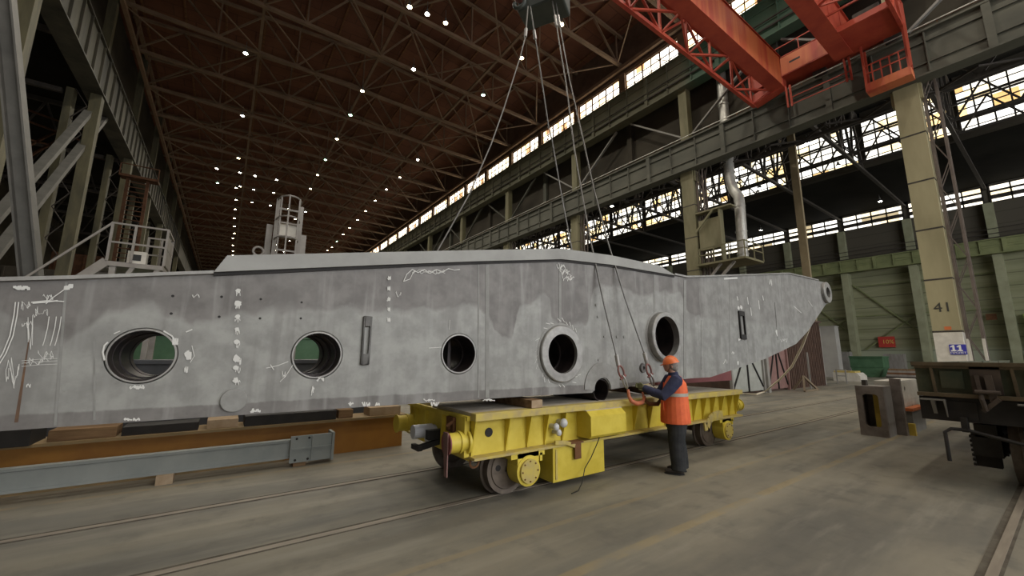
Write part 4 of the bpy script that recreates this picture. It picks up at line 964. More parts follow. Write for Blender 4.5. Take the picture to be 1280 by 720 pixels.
# rust streak + chalk marks
q = MB(); a, b = B(36,425), B(20,528); q.prism([(a[0]-.002,YB-.0015,a[1]),(a[0]+.004,YB-.0015,a[1]),(b[0]+.010,YB-.0015,b[1]),(b[0]-.008,YB-.0015,b[1])], (0,.0015,0)); q.build('rust_streak', 'rust_streak', beam)
q = MB()
_yc = [0]
def YC():
    return YB-.0065-.00003*_yc[0]
def stroke(pts, w=.008):
    _yc[0] = (_yc[0]+1) % 200; w *= .95
    P_ = [B(*p) for p in pts]
    for a, b in zip(P_, P_[1:]):
        _yc[0] = (_yc[0]+1) % 200
        d = Vector((b[0]-a[0], b[1]-a[1]));
        if d.length < 1e-4: continue
        n = Vector((-d.y, d.x)).normalized()*w/2; e = d.normalized()*w*.3
        q.add([(a[0]+n.x-e.x,YC(),a[1]+n.y-e.y),(b[0]+n.x+e.x,YC(),b[1]+n.y+e.y),(b[0]-n.x+e.x,YC(),b[1]-n.y+e.y),(a[0]-n.x-e.x,YC(),a[1]-n.y-e.y)], [(0,1,2,3)])
def scrib(x, y, w, h, n, wd=.006):
    k = n*4; a0, b0 = rnd.random()*6, rnd.random()*6; fa, fb = n*.2+rnd.random(), n*.38+rnd.random()
    stroke([(x+w*.5*((2*i/k-1)*.7+.3*math.sin(a0+fa*6.3*i/k)), y+h*.5*math.sin(b0+fb*6.3*i/k)*(.6+.4*math.sin(i*1.7))) for i in range(k+1)], wd)
def blob(x, y, r):
    c = B(x, y); k = 11; P_ = [(c[0]+r*(.6+.5*rnd.random())*math.cos(2*PI*i/k), YC(), c[1]+r*(.6+.5*rnd.random())*math.sin(2*PI*i/k)) for i in range(k)]; q.add(P_, [tuple(range(k))])
for y in (363,379,396,412,428,448,460,475): blob(297+(396-y)*.03, y, .020+.016*rnd.random()); scrib(297, y+3, 7, 8, 5, .005)
for y in (348,361,374,387,400): blob(486, y, .022); scrib(486, y, 5, 6, 5, .006)
scrib(478,321,18,5,10,.008); scrib(481,327,6,10,8,.008); scrib(497,368,10,8,5,.004)
stroke([(504,352),(508,343),(515,337),(522,341),(530,337),(537,342),(545,337),(553,340),(560,336),(568,338),(574,337)], .010)
stroke([(504,352),(512,349),(517,339)], .007); scrib(538,340,50,6,16,.006)
stroke([(333,460),(347,457),(360,452)], .006); stroke([(338,456),(342,462)], .008); stroke([(366,456),(357,470),(350,477)], .006); scrib(355,468,6,9,6,.005); scrib(400,474,14,5,7,.009); stroke([(562,400),(561,412)], .005); stroke([(536,435),(552,434)], .006)
stroke([(391,484),(389,494)], .008); scrib(391,487,4,10,4,.006)
for x, y in ((30,360),(26,360),(88,358),(84,360)): scrib(x, y, 14 if x < 60 else 5, 4, 9, .016)
stroke([(88,357),(74,367),(64,374),(58,380)], .006); stroke([(40,378),(60,376),(80,377)], .008); stroke([(42,379),(56,378),(72,376)], .010)
for dx in (0, 9, 15): stroke([(62+dx,396),(60+dx,410),(56+dx,426),(54+dx,432)], .005)
for dx in (0, 4): stroke([(24-dx,378),(22-dx,395),(17-dx,420),(8-dx,442),(0-dx,455)], .006)
scrib(35,406,14,10,7,.003); scrib(60,444,24,12,9,.0025); scrib(50,390,26,14,7,.0025); scrib(33,382,20,12,8,.0025); scrib(62,372,16,8,9,.003); scrib(36,482,8,5,6,.004); scrib(16,466,22,40,7,.003); scrib(38,415,10,44,5,.003); scrib(46,452,36,10,8,.003)
for y in (449,452,456): stroke([(28,y+2),(50,y),(72,y-1)], .003)
stroke([(131,450),(129,440),(131,432),(135,428)], .011); stroke([(143,417),(150,414)], .007); stroke([(205,414),(215,420),(222,430)], .012); scrib(219,427,8,8,12,.010)
blob(235,443,.028); scrib(236,444,7,12,14,.008); stroke([(240,432),(243,445),(238,453)], .005); stroke([(233,415),(240,412)], .010); scrib(233,462,5,8,7,.006); scrib(172,484,20,5,12,.008)
scrib(244,370,14,5,6,.004); scrib(300,452,4,8,6,.006)
for y in (334,340,348): scrib(702+(y-334)*.6, y, 14, 7, 9, .010)
stroke([(698,329),(703,348)], .010); stroke([(697,334),(714,345)], .007); scrib(706,320,6,10,7,.012); scrib(572,318,6,3,6,.006)
for a in range(40):
    th = 2*PI*a/40; rr = .42+.05*rnd.random(); c = H[3][0]
    if rnd.random() < .8 and math.cos(th) < .75:
        x0, z0 = c[0]+rr*math.cos(th), c[1]+rr*math.sin(th); l = .03+.03*rnd.random(); x1, z1 = c[0]+(rr+l)*math.cos(th+.12), c[1]+(rr+l)*math.sin(th+.12)
        q.add([(x0,YC(),z0),(x1,YC(),z1),(x1+.008,YC(),z1+.008),(x0+.008,YC(),z0+.008)], [(0,1,2,3)])
for x, y in ((923,385),(926,384)): blob(x, y, .06)
for (x, y, l) in ((934,372,8),(938,385,9),(948,376,10),(953,370,5),(921,371,4)): stroke([(x,y),(x+1,y+l)], .035)
blob(971,416,.09); blob(973,413,.05); scrib(980,424,10,8,8,.02); stroke([(905,348.5),(921,347.5)], .04); scrib(963,353,5,8,5,.02); blob(922,453.5,.05); scrib(916,441,4,4,6,.012); scrib(925,424.5,10,2,5,.03); scrib(906,452,6,6,6,.01)
stroke([(992,383),(1001,391)], .02); stroke([(1010,376),(1015,383)], .02)
for x in (316,322,438,455,460,471,540,545): scrib(x, 505 if x > 400 else 513, 6, 5, 5, .012)
for x in (160,170,534,538,608,613): scrib(x, 500 if x > 400 else 524, 10, 3, 5, .010)
q.build('chalk_marks', 'chalk', beam)

# ================================================================== yellow rail cart
YF = 4.23
def K(x, y): p = at(x, y, 'y', YF); return (p.x, p.z)
cx0, cx1, zd = 2.50, 8.92, 1.06
cart = thing('rail_cart', 'yellow four-wheeled rail cart carrying the beam', 'cart', (5.66, 5.29, 0))
YK = 6.35
q = MB(); q.box(cx0, cx1, YF+.06, YK-.06, zd-.04, zd); q.build('deck_plate', 'deck', cart)
q = MB(); q.box(cx0-.02, cx1+.02, YF-.03, YF+.10, zd-.085, zd+.004); q.box(cx0-.02, cx1+.02, YK-.10, YK+.03, zd-.085, zd+.004); q.build('deck_edge', 'yellow_dirty', cart, bevel=.006)
q = MB(); q.box(cx0, cx1, YF+.14, YF+.17, .55, zd-.04); q.box(cx0, cx1, YK-.17, YK-.14, .55, zd-.04); q.box(cx0, cx0+.03, YF+.14, YK-.14, .5, zd-.04); q.box(cx1-.03, cx1, YF+.14, YK-.14, .5, zd-.04)
q.box(cx0+.9, cx0+1.0, YF+.2, YK-.2, .5, 1.0); q.box(cx1-1.0, cx1-.9, YF+.2, YK-.2, .5, 1.0); q.build('side_frame', 'yellow', cart)
q = MB(); q.box(cx0-.01, cx1+.01, YF, YF+.2, .53, .56); q.box(cx0-.01, cx1+.01, YK-.2, YK, .53, .56); q.build('lower_flange', 'yellow_dirty', cart)
for x in [2.52, 3.02, 3.36, 3.66, 3.98, 5.06, 5.55, 5.95, 6.4, 6.9, 7.3, 7.62, 7.95, 8.28, 8.62, 8.90]:
    for y0, s in ((YF+.15, -1), (YK-.15, 1)):
        q = MB(); q.prism([(x-.01,y0,zd-.06),(x-.01,y0+s*.13,zd-.06),(x-.01,y0+s*.13,zd-.10),(x-.01,y0+s*.035,.60),(x-.01,y0+s*.035,.56),(x-.01,y0,.56)], (.02,0,0)); q.build('gusset_rib', 'yellow', cart)
q = MB(); c = K(608,544); q.cyl((c[0]+.12,YF+.132,c[1]), (c[0]+.12,YF+.142,c[1]), .055, 24); q.build('round_hole', 'black_steel', cart)
# left end details
q = MB(); 
for y in (4.75, 5.05, 5.6, 5.95): q.box(cx0-.05, cx0, y-.015, y+.015, .55, zd-.05)
q.box(cx0-.06, cx0+.02, YF+.1, YK-.1, zd-.09, zd-.04); q.box(cx0-.07, cx0, YF+.14, YF+.36, .55, zd-.05); q.build('end_ribs', 'yellow', cart)
for x0, s, yy, first in ((cx0, -1, 4.44, 1), (cx0, -1, 6.12, 0), (cx1, 1, 4.44, 0), (cx1, 1, 6.12, 0)):
    q = MB(); z = .72
    q.cyl((x0,yy,z), (x0+s*.26,yy,z), .115, 28); q.lathe((x0+s*.10,yy,z), (s,0,0), [(0,.115),(0,.13),(.025,.13),(.025,.115)], 28); q.cyl((x0,yy,z), (x0+s*.03,yy,z), .15, 28)
    bu = q.build('buffer', 'yellow', cart, smooth=True)
    q = MB(); q.cyl((x0+s*.26,yy,z), (x0+s*.275,yy,z), .13, 28); q.build('buffer_face', 'maroon' if first else 'yellow', bu)
    if first: q = MB(); q.prism([(x0-.29,yy-.07,.85),(x0-.29,yy+.05,.85),(x0-.28,yy+.02,.36),(x0-.28,yy-.05,.36)], (.012,0,0)); fl = q.build('hanging_flap', 'pink_gate', bu)
q = MB(); yy = 5.35; z = .66
q.cyl((cx0-.32,yy,z+.06), (cx0-.05,yy,z+.06), .09, 20); q.cyl((cx0,yy-.0,z), (cx0-.1,yy,z), .13, 20); q.build('headlamp', 'knob_white', cart)
q = MB(); q.box(cx0-.20, cx0, yy-.26, yy-.15, z-.02, z+.10); q.bar((cx0,yy-.18,z-.06),(cx0-.28,yy-.12,z-.13), .07); q.bar((cx0-.28,yy-.18,z-.13),(cx0-.28,yy+.06,z-.13), .06); q.build('coupler', 'black_steel', cart)
q = MB(); q.tube([(cx0-.01,4.62,.98),(cx0-.16,4.66,.88),(cx0-.12,4.7,.84),(cx0-.01,4.72,.92)], .022, 8); q.box(cx0-.10, cx0, 4.62, 4.80, .80, .98); q.build('towing_bracket', 'rust', cart)
q = MB(); q.tube([(cx0+.06+.06*math.cos(a), YF+.12, .49+.06*math.sin(a)) for a in [2*PI*i/16 for i in range(16)]], .013, 8, closed=True); q.build('shackle_ring', 'rust', cart)
# wheels with axle boxes
def wheelset(xc, dirn):
    for yy, s, nm in ((4.53, -1, 0), (6.05, 1, 0)):
        w = MB(); rw = .30
        w.lathe((xc,yy,rw+.009), (0,s,0), [(.07,.04),(.07,.235),(.055,.245),(.06,.30),(-.05,.302),(-.055,.335),(-.085,.335),(-.09,.30),(-.09,.24),(-.05,.22),(-.05,.04)], 48)
        wh = w.build('wheel', 'wheel', cart, smooth=True)
        for k in range(2): a = PI*.92+k*PI; w = MB(); w.cyl((xc+.15*math.cos(a),yy+s*.066,rw+.15*math.sin(a)), (xc+.15*math.cos(a),yy+s*.074,rw+.15*math.sin(a)), .038, 20); w.build('wheel_hole', 'black_steel', wh)
    w = MB(); w.cyl((xc,4.5,.309), (xc,6.08,.309), .06, 20); w.build('axle', 'wheel', cart, smooth=True)
wheelset(3.12, 1); wheelset(7.98, 1)
def axlebox(xc, y, s):
    q = MB(); q.box(xc-.17, xc+.17, y-.09 if s < 0 else y-.13, y+.13 if s < 0 else y+.09, .30, .53); q.cyl((xc,y-.10,.31), (xc,y+.12,.31), .185, 32); q.box(xc-.27, xc+.27, y-.09, y+.1, .47, .53); q.box(xc+.19, xc+.23, y-.09, y+.1, .40, .5)
    a = q.build('axle_box', 'yellow', cart)
    q = MB(); q.cyl((xc,y+s*.10,.31), (xc,y+s*.13,.31), .145, 32); q.build('cover_disc', 'yellow_dirty', a)
    q = MB()
    for k in range(8): an = 2*PI*k/8; q.cyl((xc+.12*math.cos(an),y+s*.13,.31+.12*math.sin(an)), (xc+.12*math.cos(an),y+s*.14,.31+.12*math.sin(an)), .010, 8)
    q.build('bolts', 'rust', a)
axlebox(3.29, 4.33, -1); axlebox(8.28, 4.33, -1); axlebox(3.29, 6.25, 1); axlebox(8.28, 6.25, 1)
# mid body: low tank/box, switch box, lamps, cable, step
a, b = K(684,560)[0], K(757,560)[0]
q = MB(); q.box(3.72, 4.72, YF+.03, YK-.05, .08, .54); q.build('drive_housing', 'yellow', cart, bevel=.01)
q = MB(); q.box(3.76, 3.79, YF+.02, YF+.03, .12, .5); q.build('housing_edge', 'yellow_dirty', cart)
q = MB(); q.prism([(4.28,YF+.14,.60),(4.28,YF-.10,.60),(4.28,YF-.14,.64),(4.28,YF-.14,.90),(4.28,YF-.06,.97),(4.28,YF+.14,.97)], (.75,0,0)); sb = q.build('switch_box', 'yellow', cart)
q = MB(); q.box(4.27, 5.04, YF-.06, YF+.13, .968, .978); q.build('box_lid', 'deck', sb)
for x, z, r in ((3.92,.83,.062),(3.78,.79,.05),(3.83,.71,.045)): q = MB(); q.ell((x,YF+.03,z), r, r*.8, r); q.cyl((x,YF+.03,z), (x,YF+.15,z), r*.7, 12); q.build('signal_lamp', 'knob_white', cart, smooth=True)
q = MB(); q.prism([(4.08,YF-.02,.55),(4.2,YF-.02,.55),(4.2,YF-.02,.34),(4.08,YF-.02,.34)], (0,.012,0)); q.box(4.0, 4.24, YF-.03, YF+.1, .55, .57); q.build('step_bracket', 'rust', cart)
q = MB(); q.bar((3.72,YF-.01,.60),(3.92,YF-.01,.58), .03, .05); q.bar((3.92,YF-.01,.58),(4.08,YF-.01,.52), .03, .05); q.build('bent_lever', 'yellow_dirty', cart)
q = MB(); q.tube([(4.5,YF-.10,.62),(4.47,YF-.06,.5),(4.38,YF-.03,.33),(4.26,YF-.02,.2),(4.1,YF-.12,.06),(3.95,YF-.2,.012),(3.8,YF-.23,.010)], .0065, 6); q.build('loose_cable', 'black', cart)
q = MB(); pts_ = [(7.42,.55),(7.52,.56),(7.62,.66),(7.75,.72),(7.95,.74),(8.1,.73)]
for a, b in zip(pts_, pts_[1:]): q.bar((a[0],YF+.0,a[1]-.1),(b[0],YF+.0,b[1]-.1), .14, .025, up=(0,1,0)); 
q.build('wheel_guard', 'yellow_dirty', cart)
# timbers on the deck under the beam
q = MB(); zt_ = 1.155
a0 = at(598,513,'z',zd); 
q.prism([(3.0,YF+.30,zd+.002),(3.30,YF+.02,zd+.002),(3.30,YF+.02,zd+.12),(3.0,YF+.30,zd+.12)], (0,0,0)) if False else None
q.box(3.33, 3.52, YF+.0, 6.2, zd+.005, zd+.11); tb = q.build('timber_block', 'wood', bevel=.005); tag(tb, 'squared timber across the cart deck under the beam, its end at the near deck edge', 'timber')
q = MB(); q.box(3.335, 3.515, YF-.004, YF+.0, zd+.01, zd+.105); q.build('cut_end', 'wood_pale', tb)
q = MB(); q.box(6.3, 6.5, YF+.25, 6.2, zd+.002, zd+.11); tag(q.build('packing_timber', 'wood_dark'), 'dark timber laid across the cart deck by the worker', 'timber')
# maroon plate behind, at the far end of the deck
q = MB(); c0, c1 = at(858,475,'y',5.85), at(920,461,'y',5.85)
q.prism([(c0.x-1.2,5.85,zd+.02),(c1.x-.3,5.85,zd+.02),(c1.x-.3,5.85,c1.z+.05),(c0.x-.2,5.85,c0.z+.1),(c0.x-1.2,5.85,c0.z+.05)], (0,.25,0))
mp_ = q.build('primer_block', 'maroon'); tag(mp_, 'maroon primed steel block behind the right end of the cart, below the beam nose', 'block')

# ================================================================== beams lying on the floor at left
def ibeam_thing(name, lab, x0, x1, y, z0, z1, w, m, mt):
    t = thing(name, lab, 'beam', ((x0+x1)/2, y, z0))
    q = MB(); q.box(x0, x1, y-.012, y+.012, z0+.03, z1-.03); q.build('web', m, t)
    q = MB(); q.box(x0, x1, y-w/2, y+w/2, z1-.035, z1); q.build('top_flange', mt, t)
    q = MB(); q.box(x0, x1, y-w/2, y+w/2, z0, z0+.035); q.build('bottom_flange', mt, t)
    return t
t = thing('orange_box_girder', 'long orange primed girder lying on the floor behind the grey one at left', 'beam', (0, 7.95, 0))
q = MB(); q.box(-5.5, 3.0, 7.9, 8.35, .0, .56); q.build('body', 'orange_beam', t)
q = MB(); q.box(-5.5, 3.05, 7.82, 8.43, .56, .60); q.build('top_flange', 'orange_top', t)
q = MB(); q.box(-5.5, 1.0, 7.84, 7.9, .0, .04); q.build('bottom_flange', 'orange_top', t)
t = ibeam_thing('grey_floor_girder', 'long pale grey girder with a bolted end plate lying nearest on the floor at left', -5.5, 1.6, 7.5, .12, .40, .12, 'grey_beam', 'grey_beam')
q = MB(); q.box(-5.5, 1.3, 7.45, 7.47, .15, .36); q.build('side_web', 'grey_beam', t)
q = MB(); q.box(1.0, 1.62, 7.37, 7.40, .06, .46); q.box(1.60, 1.64, 7.34, 7.66, .04, .47); q.box(1.02, 1.6, 7.35, 7.37, .26, .28); q.box(1.3,1.32,7.34,7.37,.08,.44); q.build('end_plate', 'grey_beam', t)
for x in (1.08, 1.26):
    for z in (.10, .42): q = MB(); q.cyl((x,7.36,z), (x,7.372,z), .018, 12); q.build('bolt_hole', 'black_steel', t)
for i, (x, lab) in enumerate(((-.48,'short timber block under the pale grey girder at left'), (-4.2,'far timber block under the left end of the pale grey girder'), (1.15,'block under the end plate of the pale grey girder'))):
    q = MB(); q.box(x-.09, x+.09, 7.38, 7.68, 0, .06 if i == 2 else .12); tag(q.build('timber_block', 'wood_pale' if i < 2 else 'wood'), lab, 'timber')
# packing on the orange girder
zt0 = .60
for i, (xa_, xb_, y0_, y1_, zz, m_, lab) in enumerate((
    (-1.75,-1.1,7.9,8.3,.14,'wood','brown timber on the orange girder, leftmost of those under the beam'),
    (-.1,.3,7.9,8.3,.13,'wood_pale','pale timber on the orange girder below the round disc'),
    (.38,1.75,7.85,8.3,.16,'black_steel','long black steel block on the orange girder'),
    (1.8,2.05,7.9,8.3,.15,'wood','brown timber on the orange girder right of the black block'),
    (2.35,2.95,7.9,8.3,.15,'wood_pale','pale timber at the right end of the orange girder'),
    (-1.05,-.2,7.9,8.3,.12,'black_steel','black steel block on the orange girder between two timbers'),
    (-4.5,-1.85,7.7,8.3,.22,'black_steel','thick black block on the left part of the orange girder'))):
    q = MB(); q.box(xa_, xb_, y0_, y1_, zt0, zt0+zz); tag(q.build('packing_block', m_, bevel=.006), lab, 'block')
# ================================================================== overhead crane
XE = 26.0
cr = thing('bridge_crane', 'red-orange overhead bridge crane spanning the hall at upper right', 'crane', (9, 7, 17.3))
def boxg(y0, y1, z0, z1, nm='main_girder'):
    q = MB(); q.box(-8.7, XE-.3, y0, y1, z0, z1); q.box(-8.7, XE-.3, y0-.07, y1+.07, z0-.03, z0); q.box(-8.7, XE-.3, y0-.09, y1+.09, z1, z1+.04)
    x = -8
    while x < XE-1: q.box(x, x+.07, y0-.02, y0, z0, z1); x += 1.9
    return q.build(nm, ['red'], cr)
g1 = boxg(8.25, 8.85, 17.8, 19.72)
q = MB(); q.box(-8.7, XE-.32, 8.225, 8.249, 17.84, 19.70); q.build('girder_side_plate', 'red_side', g1)  # thin overlay carrying the painted lit tone of the girder face
g2 = boxg(4.95, 5.6, 17.75, 19.72)
# end truck on the runway rail
q = MB(); q.box(XE-.3, XE+.5, 2.9, 9.9, 18.42, 19.62); q.box(XE-.34, XE+.54, 2.9, 9.9, 18.38, 18.42); q.box(XE-.34, XE+.54, 2.9, 9.9, 19.62, 19.66)
q.prism([(XE-.3,8.2,17.8),(XE+.3,8.2,17.8),(XE+.3,9.9,17.45),(XE-.3,9.9,17.45)], (0,0,.65)); q.build('end_truck', 'red', cr)
q = MB(); q.box(XE-.325, XE-.301, 5.65, 8.2, 18.46, 19.58); q.build('truck_side_plate', 'red_side', cr)  # overlay that paints the truck face as lit
q = MB(); q.box(XE-.33, XE-.325, 7.2, 7.75, 19.0, 19.12); q.build('slot', 'black', cr)
for y in (3.5, 6.7, 9.4): q = MB(); q.cyl((26.85,y,18.3), (27.15,y,18.3), .34, 28); q.build('crane_wheel', 'dark_steel', cr)
q = MB(); q.box(26.4, 27.2, 3.0, 9.8, 18.45, 19.0); q.build('wheel_beam', 'red', cr)
q = MB()
q.bar((XE-.3,5.7,20.35),(XE-.3,9.8,20.35), .05)
for y in (5.8, 7.2, 8.6, 9.7): q.bar((XE-.3,y,19.6),(XE-.3,y,20.35), .05)
q.build('truck_handrail', 'red', cr)
# walkway lattice beyond the first girder
q = MB(); yA = 9.95
for z in (17.5, 19.6): q.box(-8.5, XE, yA-.09, yA+.09, z-.1, z+.1)
q.build('walkway_chord', 'red', cr)
q = MB(); x = XE-.4; k = 0
while x > -8:
    q.bar((x,yA,17.5),(x,yA,19.6), .11); q.bar((x,yA,19.6),(x-2.4,yA,17.5), .11) if k % 2 else q.bar((x,yA,17.5),(x-2.4,yA,19.6), .11); q.bar((x,yA,17.5),(x-2.4,8.85,17.85), .10) if k % 2 else q.bar((x,8.85,17.85),(x-2.4,yA,17.5), .10)
    q.bar((x,yA,19.6),(x,8.85,19.6), .08); q.bar((x,yA,17.5),(x,8.85,17.85), .08); x -= 2.4; k += 1
    if k > 26: break
q.build('walkway_lacing', 'red', cr)['kind'] = 'stuff'
# near walkway lattice and drive deck of the second girder
yN = 2.95
q = MB(); q.box(-8.5, XE, yN-.07, yN+.07, 17.75, 17.9); q.box(-8.5, XE, yN-.07, yN+.07, 19.5, 19.62); q.build('walkway_chord', 'red', cr)
q = MB(); x = XE-.1; k = 0
while x > -8:
    q.bar((x,yN,17.82),(x-1.0,yN,19.55), .09); q.bar((x-1.0,yN,19.55),(x-2.0,yN,17.82), .09)
    if x < 23.6: q.bar((x,yN,17.85),(x-1.0,4.95,17.85), .08); q.bar((x-1.0,4.95,17.85),(x-2,yN,17.85), .08); q.bar((x,yN,17.85),(x,4.95,17.85), .08)
    x -= 2.0
q.build('walkway_lacing', 'red', cr)['kind'] = 'stuff'
q = MB(); q.box(23.4, XE, yN, 4.95, 17.86, 17.93); q.box(23.3, 23.4, yN, 4.95, 17.7, 18.0); q.build('drive_deck', 'red', cr)
q = MB(); q.box(24.0, 25.3, 3.4, 4.4, 17.93, 18.7); q.build('drive_motor', 'dark_steel', cr)
# hanging access cage
q = MB(); c0, c1 = at(1081,106,'x',25.6), at(1138,82,'x',25.6); cy0, cy1 = c1.y, c0.y; cz = (c0.z+c1.z)/2
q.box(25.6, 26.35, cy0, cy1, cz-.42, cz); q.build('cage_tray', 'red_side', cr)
q = MB()
for y in (cy0+.05, cy1-.05):
    for x in (25.65, 26.3): q.bar((x,y,cz),(x,y,17.85), .09)
q.bar((25.65,cy0-.02,cz),(25.2,cy0-.1,18.8), .1)
for z in (cz+.55, cz+1.0): q.bar((25.65,cy0,z),(25.65,cy1,z), .055)
for k in range(1, 5): y = cy0+(cy1-cy0)*k/5; q.bar((25.65,y,cz),(25.65,y,cz+1.0), .05)
q.build('cage_frame', 'red', cr)
q = MB(); zz = 16.55
for y in (5.15, 5.35, 7.95, 8.15): q.bar((XE,y,zz-.1),(XE-.05,y,17.8), .09)
for z in (zz, zz+.45): q.bar((XE,5.2,z),(XE,8.0,z), .045)
q.build('hanging_rail', 'red', cr)
tro = thing('crane_trolley', 'hoist trolley riding on the red crane girders above the hook block', 'trolley', (4.6, 6.4, 19.8))
q = MB(); q.box(3.4, 6.0, 4.9, 8.9, 19.82, 20.3); q.cyl((4.0,5.2,20.6),(4.0,8.4,20.6), .35, 24); q.cyl((5.4,5.2,20.6),(5.4,8.4,20.6), .35, 24); q.build('frame', 'red', tro)

# hook block, ropes
hb = at(680, 8, 'y', 5.9); HX, HY = hb.x, hb.y; zb_ = at(683,20,'y',HY).z
hk = thing('hook_block', 'dark crane hook block hanging at the top of the picture above the beam', 'hook block', (HX, HY, zb_))
ux, uy = Vector((.50,-.866,0)), Vector((.866,.50,0)); hc = Vector((HX, HY, zb_))
q = MB(); c = [hc+ux*a+uy*b for a, b in ((-.52,-.3),(.52,-.3),(.52,.3),(-.52,.3))]; q.prism(c, (0,0,1.25)); q.build('side_plates', 'block', hk, bevel=.04)
for s in (-1, 1):
    q = MB(); p = hc+ux*(.42*s)-uy*.34+Vector((0,0,.30)); q.cyl(p, p-uy*.12, .14, 24); q.build('sheave_hub', 'shackle_red', hk)
for s in (-1, 1):
    q = MB(); p = hc+ux*(.42*s)-uy*.40+Vector((0,0,.10)); q.tube([p+Vector((.12*math.cos(a)*ux.x,.12*math.cos(a)*ux.y,.12*math.sin(a))) for a in [PI*.9+PI*1.2*i/12 for i in range(13)]], .045, 10); q.build('ramshorn_hook', 'block', hk, smooth=True)
q = MB()
for a in (-.36, -.12, .12, .36):
    p = hc+ux*a+Vector((0,0,1.2)); q.tube([p, Vector((p.x+.0, p.y, 19.815))], .014, 6)
q.build('hoist_rope', 'rope', hk)

# slings
def sling(pts, lab, ferr, end=None, grp='sling legs'):
    t = thing('wire_sling', lab, 'sling', tuple(at(*pts[0][:2],'y',pts[0][2])), grp)
    P_ = [at(x, y, 'y', yy) for x, y, yy in pts]
    if end: P_.append(Vector(end))
    q = MB(); q.tube(P_, .0135, 8); q.build('rope', 'rope', t, smooth=True)
    q = MB()
    for (x, y, yy), (x2, y2, yy2) in ferr: q.tube([at(x,y,'y',yy), at(x2,y2,'y',yy2)], .032, 10)
    q.build('ferrule', 'chain', t, smooth=True); return t
def yy(y, y0, Y0_, y1, Y1_): return Y0_+(Y1_-Y0_)*(y-y0)/(y1-y0)
YH = 5.55
A = [(660,8),(657,45),(650,72),(630,135),(614,180),(587,242),(547,313)]
Bp = [(663,8),(669,47),(675,85),(686,160),(690,175),(702,245),(715,313)]
Cp = [(690,0),(695,28),(708,107),(717,180),(727,240),(738,300),(755,380),(771,446)]
Dp = [(694,0),(699,28),(712,100),(729,175),(742,235),(759,300),(782,375),(806,443)]
def withY(L, Ye): 
    y0, y1 = L[0][1], L[-1][1]; return [(x, y, yy(y, y0, YH, y1, Ye)) for x, y in L]
def zY(L, Ye):    # even spacing in depth would bend the rope; interpolate in true height instead
    p0, p1 = at(*L[0],'y',YH), at(*L[-1],'y',Ye); out = []
    for x, y in L:
        lo, hi = 0.0, 1.0
        for _ in range(30):
            m_ = (lo+hi)/2; Yk = YH+(Ye-YH)*m_; z = at(x,y,'y',Yk).z; zt__ = p0.z+(p1.z-p0.z)*m_
            if z < zt__: lo = m_
            else: hi = m_
        out.append((x, y, YH+(Ye-YH)*lo))
    return out
A3, B3, C3, D3 = zY(A, 5.68), zY(Bp, 5.68), zY(Cp, 4.10), zY(Dp, 4.08)
def on(L, y):
    for a, b in zip(L, L[1:]):
        if a[1] <= y <= b[1]: k = (y-a[1])/(b[1]-a[1]+1e-9); return tuple(a[i]+(b[i]-a[i])*k for i in range(3))
    return L[-1]
pe = at(547,313,'y',5.68); pf = at(715,313,'y',5.68)
sling(A3, 'wire sling leg running down-left from the hook block behind the beam', [(on(A3,36),on(A3,46))], (pe.x-.25, 5.70, 1.7))
sling(B3, 'wire sling leg going down behind the beam top just right of the middle', [(on(B3,38),on(B3,49))], (pf.x+.06, 5.70, 1.8))
sling(C3, 'left front wire sling leg, ending in the free orange hook', [(on(C3,20),on(C3,33)),(on(C3,444),(773,458,4.10))])
sling(D3, 'right front wire sling leg, ending at the worker\'s hands', [(on(D3,20),on(D3,33)),(on(D3,441),(809,456,4.08))])
def links(p0, p1, Yk, m1, name, lab, hook):
    a, b = at(*p0,'y',Yk), at(*p1,'y',Yk); t = thing(name, lab, 'shackle' if not hook else 'hook', tuple(a))
    d = (b-a); u = d.normalized(); s = Vector((u.z, 0, -u.x)); L_ = d.length
    def ring(c, rx, rl, r, side):
        return [c+side*(rx*math.cos(w))+u*(rl*math.sin(w)) for w in [2*PI*i/18 for i in range(18)]]
    q = MB(); q.tube(ring(a+u*L_*.22, .055, L_*.24, .014, s), .015, 8, closed=True); q.build('red_shackle', m1, t, smooth=True)
    q = MB(); q.tube(ring(a+u*L_*.62, .03, L_*.26, .014, Vector((0,1,0))), .013, 8, closed=True); q.build('link', 'chain', t, smooth=True)
    q = MB(); q.cyl(a+u*L_*.44-s*.07, a+u*L_*.44+s*.07, .014, 10); q.build('shackle_pin', m1, t)
    return t, b, u, s
t, b, u, s = links((774,458),(785,489), 4.08, 'shackle_red', 'sling_hook', 'open orange lifting hook hanging over the cart deck edge left of the worker', True)
hooksh = [(785,487),(786,495),(789,501),(796,504.5),(803,503),(805,497),(803,490)]
q = MB(); q.tube([at(x,y,'y',4.08) for x, y in hooksh], [.022,.026,.032,.036,.032,.024,.012], 10); q.build('hook', 'hook_orange', t, smooth=True)
q = MB(); q.tube([at(787,490,'y',4.07), at(803,493,'y',4.07)], .008, 6); q.build('safety_latch', 'chain', t)
t, b, u, s = links((809,456),(818,486), 4.06, 'shackle_red', 'sling_hook', 'rusty lifting hook with red shackle in the worker\'s hands', True)
q = MB(); q.tube([at(x,y,'y',4.10) for x, y in [(818,485),(820,491),(826,499),(822,505),(812,505),(807,501),(806,495)]], [.02,.024,.03,.034,.032,.024,.012], 10); q.build('hook', 'rust', t, smooth=True)

